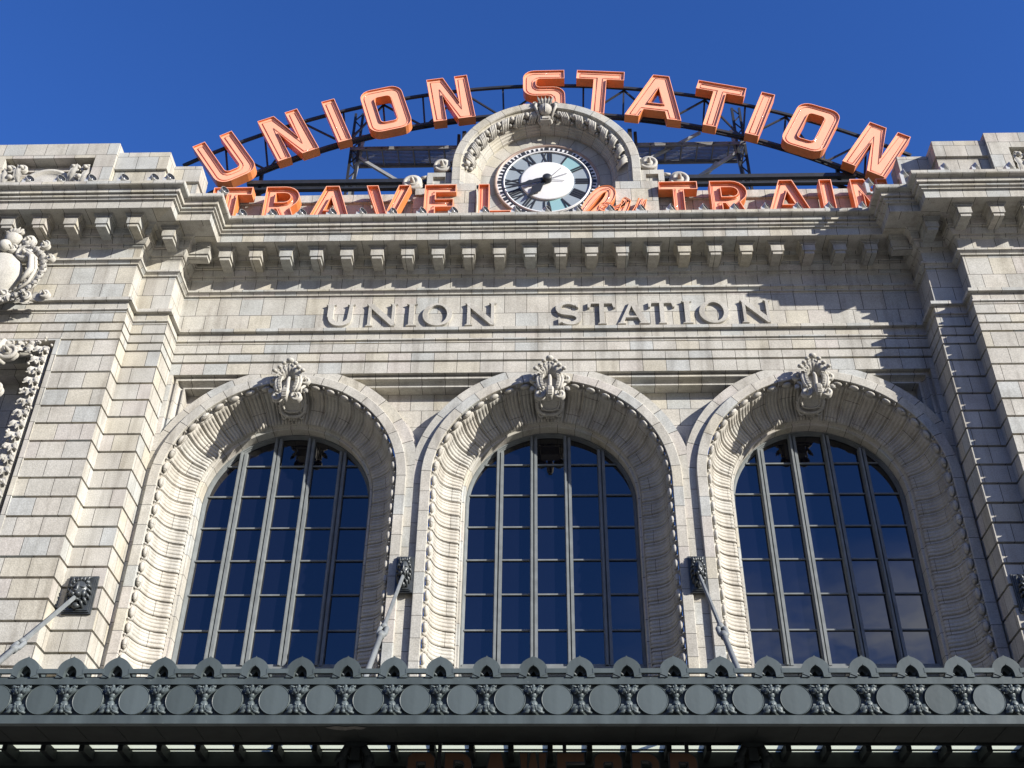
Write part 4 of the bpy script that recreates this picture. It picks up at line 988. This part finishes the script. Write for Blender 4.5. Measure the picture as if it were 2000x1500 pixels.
for loc, lb in (((-8.28, -2.72, 22.6), 'small floodlight on the cornice corner left of the letter T of TRAVEL'), ((-9.55, -3.20, 22.6), 'small floodlight at the inner corner left of the sign, by the stepped stone block'),
                ((-9.95, -3.2, 22.6), 'small floodlight in front of the lower left attic block, right of two'), ((-10.72, -3.2, 22.6), 'small floodlight in front of the lower left attic block, left of two'), ((-11.55, -3.2, 22.6), 'small floodlight right of the carved attic panel at left'),
                ((-13.15, -3.2, 22.6), 'small floodlight in front of the left half of the carved attic panel at left'), ((-12.35, -3.2, 22.6), 'small floodlight in front of the right half of the carved attic panel at left'),
                ((8.1, -2.72, 22.6), 'small floodlight on the cornice corner right of the arched sign'), ((8.9, -3.0, 22.6), 'small floodlight on the corner above the shaded cornice return at right'),
                ((9.85, -3.2, 22.6), 'small floodlight in front of the right attic block, left of two'), ((10.62, -3.2, 22.6), 'small floodlight in front of the right attic block, right of two'), ((11.45, -3.2, 22.6), 'small floodlight beside the carved attic panel at the far right')):
    put_light(loc, lb)

# ------------------------------------------------------------------ canopy
CN = thing('entrance_canopy', (0, -5.9, 7.8), 'grey green metal entrance canopy with discs along its fascia and arched cresting', 'canopy')
YC = -6.0; CXA, CXB = -12.5, 12.5
mb = MB()
box(mb, CXA, CXB, YC - .07, YC + .05, 8.495, 8.605); box(mb, CXA, CXB, YC - .02, YC + .05, 8.605, 8.64)
mb.build('fascia_top_rail', CANOPY, CN)
mb = MB(); box(mb, CXA, CXB, YC, YC + .06, 8.0, 8.50, skip='tb'); mb.build('fascia_panel', CANOPY, CN)
mb = MB(); box(mb, CXA, CXB, YC - .07, YC + .05, 7.868, 8.0); mb.build('fascia_bottom_rail', CANOPY, CN)
pitch = .731; xd0 = -2.16 - pitch * 13
def uno(px): return None
dm = MB(); lathe(dm, [(.243, .0), (.243, .062), (.236, .070), (.228, .064), (.001, .064)], (0, YC, 8.25), (0, -1, 0), 40, smooth=False)
d0 = dm.build('fascia_disc', CANOPY, CN); first = True
DX = [xd0 + pitch * i for i in range(30) if abs(xd0 + pitch * i) < 12.1]
for x in DX:
    c = d0 if first else d0.copy()
    if not first: COL.objects.link(c)
    first = False; c.location.x = x
om = MB(); y = YC - .03      # leafy torch between the discs
for s in (-1, 1):
    leaf(om, (s * .015, y, 8.34), (s * .16, y - .03, 8.47), .11, .03); leaf(om, (s * .02, y, 8.32), (s * .09, y - .06, 8.44), .10, .04)
    tube(om, [(s * .05, y - .03, 8.44), (s * .12, y - .05, 8.46), (s * .155, y - .04, 8.44)], [.022, .02, .012], 6)
    leaf(om, (s * .02, y, 8.18), (s * .15, y - .03, 8.03), .12, .04); tube(om, [(s * .04, y - .03, 8.12), (s * .09, y - .05, 8.05), (s * .165, y - .04, 8.035)], [.03, .028, .016], 6)
    blob(om, (s * .05, y - .04, 8.10), (.035, .035, .05), None, 7, 5)
leaf(om, (0, y, 8.30), (0, y - .05, 8.48), .13, .05); leaf(om, (0, y, 8.20), (0, y - .05, 8.03), .13, .05)
blob(om, (0, y - .03, 8.255), (.038, .035, .032)); blob(om, (0, y - .02, 8.33), (.05, .05, .06), None, 8, 6, rid=.15); blob(om, (0, y - .02, 8.16), (.06, .05, .09), None, 8, 6, rid=.2); blob(om, (0, y - .06, 8.055), (.035, .03, .03)); blob(om, (0, y - .05, 8.455), (.03, .03, .03))
for q in range(8): blob(om, (random.uniform(-.05, .05), y - .07, random.uniform(8.06, 8.2) if q % 2 else random.uniform(8.3, 8.44)), (.018, .018, .022), None, 6, 4)
orn0 = om.build('leaf_ornament', CANOPY, CN); first = True
for x in DX:
    c = orn0 if first else orn0.copy()
    if not first: COL.objects.link(c)
    first = False; c.location.x = x + pitch / 2
cm_ = MB()    # pointed arch cresting, one bay
def ogee(w_, z0, z1, n=10):
    P = []
    for i in range(n + 1):
        t = i / n; a = t * PI / 2
        tt = math.sin(a); x = w_ * (1 - tt ** 3.0) ** .80; z = z0 + (z1 - z0) * tt
        P.append((x, z))
    P[-1] = (0, z1 + .018)
    return P
ro = ogee(.222, 8.655, 8.935); ri = ogee(.105, 8.60, 8.79)
outer = [(.305, 8.655)] + ro[:-1] + [ro[-1]] + [(-x, z) for x, z in reversed(ro[:-1])] + [(-.305, 8.655)]
outer = ro + [(-x, z) for x, z in reversed(ro[:-1])]; inner = ri + [(-x, z) for x, z in reversed(ri[:-1])]
ringp = outer + list(reversed(inner))
prism(cm_, ringp, [], YC - .10, YC + .18)
ro2 = ogee(.165, 8.655, 8.86); o2_ = ro2 + [(-x, z) for x, z in reversed(ro2[:-1])]
ri2 = ogee(.05, 8.60, 8.74); i2_ = ri2 + [(-x, z) for x, z in reversed(ri2[:-1])]
prism(cm_, o2_ + list(reversed(i2_)), [], YC + .02, YC + .16); box(cm_, -.22, .22, YC + .19, YC + .21, 8.55, 8.86, mi=1)  # dark backing plate added so the arch openings read dark
# flared link bars to the next bay
v = [(.235, YC - .10, 8.735), (pitch - .235, YC - .10, 8.735), (pitch - .235, YC - .10, 8.66), (.235, YC - .10, 8.66)]
box(cm_, .195, pitch - .195, YC - .105, YC - .05, 8.665, 8.738)
for s in (-1, 1):
    x = s * .17; prism(cm_, [(x - .06, 8.60), (x + .06, 8.60), (x + .035, 8.70), (x - .03, 8.70)], [], YC - .09, YC + .1)
    tube(cm_, [(s * .06, YC + .0, 8.80), (s * .105, YC - .0, 8.76), (s * .10, YC, 8.70), (s * .05, YC, 8.66)], .022, 6)
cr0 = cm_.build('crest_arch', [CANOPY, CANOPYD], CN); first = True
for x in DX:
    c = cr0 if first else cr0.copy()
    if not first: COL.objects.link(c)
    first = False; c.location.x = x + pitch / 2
# roof, soffit and beams
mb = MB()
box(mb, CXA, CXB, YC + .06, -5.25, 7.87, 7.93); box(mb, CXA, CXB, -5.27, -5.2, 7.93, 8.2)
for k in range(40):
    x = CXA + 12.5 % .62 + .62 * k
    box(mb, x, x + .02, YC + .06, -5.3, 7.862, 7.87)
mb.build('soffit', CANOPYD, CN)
mb = MB(); pt_ = [(-3.42, -5.92), (-3.30, -5.84), (-3.12, -5.80), (-2.98, -5.86), (-2.86, -5.84), (-2.78, -5.92), (-2.95, -5.985), (-3.1, -5.96), (-3.25, -5.99)]
mb.add([(x - .12, y, 7.858) for x, y in pt_], [tuple(range(len(pt_)))]); pp_ = mb.build('peeled_patch', plain_mat('bare_primer', (.12, .115, .105), .8, 0, .3, 20), CN); pp_['label'] = 'patch of peeled paint under the canopy edge'
mb = MB(); box(mb, CXA, CXB, -5.94, -4.58, 8.13, 8.2); box(mb, CXA, CXB, -4.05, -1.32, 8.13, 8.2); box(mb, CXA, CXB, -4.60, -4.55, 8.06, 8.13)
box(mb, CXA, CXB, -4.07, -3.97, 7.45, 8.13); box(mb, CXA, CXB, -4.12, -3.97, 7.42, 7.5); box(mb, CXA, CXB, -2.8, -2.7, 7.5, 8.13); box(mb, CXA, CXB, -4.11, -4.07, 7.86, 7.9)
box(mb, CXA, CXB, -1.6, -1.32, 7.2, 8.13)
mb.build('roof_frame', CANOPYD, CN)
gm = MB(); rm = MB(); k = -20
for k in range(-19, 20):
    x0 = -3.26 + .645 * k + 3.225 * 0
    gm.add([(x0, -4.56, 8.12), (x0 + .60, -4.56, 8.12), (x0 + .60, -4.05, 8.12), (x0, -4.05, 8.12)], [(0, 1, 2, 3)])
    box(rm, x0 - .085, x0, -4.56, -4.06, 7.96, 8.16)
box(rm, CXA, CXB, -4.24, -4.225, 8.08, 8.11)
gm.build('skylight_panes', SKYL, CN); rm.build('skylight_ribs', CANOPYD, CN)
for X in (-3.16, 3.10):
    bk = MB(); box(bk, X - .07, X + .07, -5.2, -1.25, 7.6, 7.86)
    box(bk, X - .17, X + .17, -5.25, -4.6, 7.80, 7.866); pass
    for s in (-1, 1):
        tube(bk, [(X + s * .13, -5.25, 7.8), (X + s * .2, -5.15, 7.7), (X + s * .17, -5.0, 7.45), (X + s * .12, -4.6, 7.3), (X + s * .1, -4.3, 7.0)], [.05, .07, .08, .07, .04], 7)
        for q in range(7): leaf(bk, (X + s * .12, -5.1 + .18 * q, 7.74 - .05 * q), (X + s * .32, -5.2 + .18 * q, 7.57 - .07 * q), .16, .05)
    blob(bk, (X, -5.0, 7.42), (.12, .22, .16), None, 10, 8, rid=.1)
    tube(bk, [(X, -5.2, 7.55), (X, -4.8, 7.25), (X, -4.1, 6.9), (X, -3.0, 6.3), (X, -2.0, 5.4), (X, -1.3, 4.4)], .11, 8)
    bk.build('ornate_bracket', CANOPYD, CN)
# hotel name under the canopy
HS = thing('hanging_name_sign', (0, -5.0, 7.2), 'dark brown block letters spelling CRAWFORD hanging in shade under the canopy', 'sign')
for i, ch in enumerate('CRAWFORD'):
    x0 = -2.34 + .593 * i; W = .42; H = .64; z0 = 7.775 - H
    o_, h_ = block(ch, W, H, .13)
    mb = MB(); prism(mb, inset(o_, -.018), [inset(h, .018) for h in h_], -5.0, -4.9, lambda x, z: (x0 + x, z0 + z), mi=1)
    prism(mb, o_, h_, -5.006, -5.0, lambda x, z: (x0 + x, z0 + z), mi=0, back=False); mb.build('hanging_letter', [BROWN, STEEL], HS)
mb = MB(); box(mb, -2.5, 2.45, -4.93, -4.88, 7.3, 7.34)
for x in (-1.85, .15, 2.1): box(mb, x - .03, x + .03, -4.92, -4.86, 7.3, 8.13)
mb.build('hanging_rail', STEEL, HS)

# ------------------------------------------------------------------ tie rods held by lion masks
def tie(X, Yw, zt, sx_, label):
    t = thing('canopy_tie_rod', (X, Yw, zt), label, 'tie rod', 'tie rods holding up the canopy')
    w_, h_ = .30 * sx_, .42; zc = zt; y = Yw
    mb = MB()
    for k, (i_, d) in enumerate(((0, .05), (.028, .08), (.055, .10), (.08, .085))): box(mb, X - w_ + i_, X + w_ - i_, y - d, y + .02, zc - h_ + i_, zc + h_ - i_)
    def B(dx, dy, dz, r, rot=None, **k): blob(mb, (X + dx * sx_, y - dy, zc + dz), (r[0] * sx_, r[1], r[2]), rot, 10, 7, **k)
    B(0, .13, .05, (.20, .13, .24)); B(0, .22, -.06, (.11, .12, .085)); B(-.055, .28, -.09, (.06, .07, .055)); B(.055, .28, -.09, (.06, .07, .055)); B(0, .33, -.035, (.045, .035, .03)); B(0, .24, .06, (.04, .07, .13))
    for s in (-1, 1):
        B(s * .085, .23, .085, (.06, .035, .022)); B(s * .08, .225, .045, (.03, .025, .018)); B(s * .13, .18, -.03, (.055, .07, .09)); B(s * .15, .16, .22, (.05, .05, .055))
        for q in range(9):
            a = -1.0 + q * .36; rr = .21
            px, pz = s * rr * math.cos(a) * .95, .02 + .29 * math.sin(a)
            tube(mb, [(X + sx_ * px * .75, y - .17, zc + pz * .8), (X + sx_ * px * 1.02, y - .19, zc + pz), (X + sx_ * px * 1.18, y - .13, zc + pz * 1.12 - .03), (X + sx_ * px * 1.2, y - .08, zc + pz * 1.15 - .08)], [.03, .035, .028, .012], 6)
    for q in range(5): tube(mb, [(X + sx_ * (q - 2) * .06, y - .17, zc + .22), (X + sx_ * (q - 2) * .08, y - .19, zc + .31), (X + sx_ * (q - 2) * .1, y - .12, zc + .37)], [.03, .032, .014], 6)
    B(0, .2, -.18, (.09, .09, .035)); B(0, .15, -.28, (.09, .06, .07), rid=.2)
    mb.build('lion_mask', LIONM, t)
    p0 = Vector((X, y - .24, zc - .13)); d = Vector((0, -1, -1.03)).normalized()
    ln = (p0.z - 8.2) / -d.z; q = p0 + d * (ln * .47); q2 = p0 + d * (ln * .52); e_ = p0 + d * ln
    mb = MB(); bar(mb, p0, q, .085, .03, up=(1, 0, 0)); bar(mb, p0, q, .055, .06, up=(1, 0, 0)); tube(mb, [q2, e_], .052, 10)
    mb.build('rod', RODM, t)
    mb = MB(); a, b = p0 + d * (ln * .462), p0 + d * (ln * .535)
    for s in (-1, 1): tube(mb, [a, a + (b - a) * .2 + Vector((s * .065, 0, 0)), a + (b - a) * .8 + Vector((s * .065, 0, 0)), b], [.045, .045, .045, .05], 8)
    tube(mb, [a - d * .03, a + d * .08], .07, 10); tube(mb, [b - d * .1, b + d * .04], .075, 10); mb.build('turnbuckle', RODM, t)
tie(-9.63, YP1, 12.02, 1.0, 'canopy tie rod with a square lion plate on the pier at the far left')
tie(-3.12, YM - .10, 12.82, .62, 'canopy tie rod from the lion mask between the left and middle windows')
tie(3.06, YM - .10, 12.80, .62, 'canopy tie rod from the lion mask between the middle and right windows')
tie(9.52, YP1, 12.00, 1.0, 'canopy tie rod with a lion plate on the shaded pier at the far right edge')
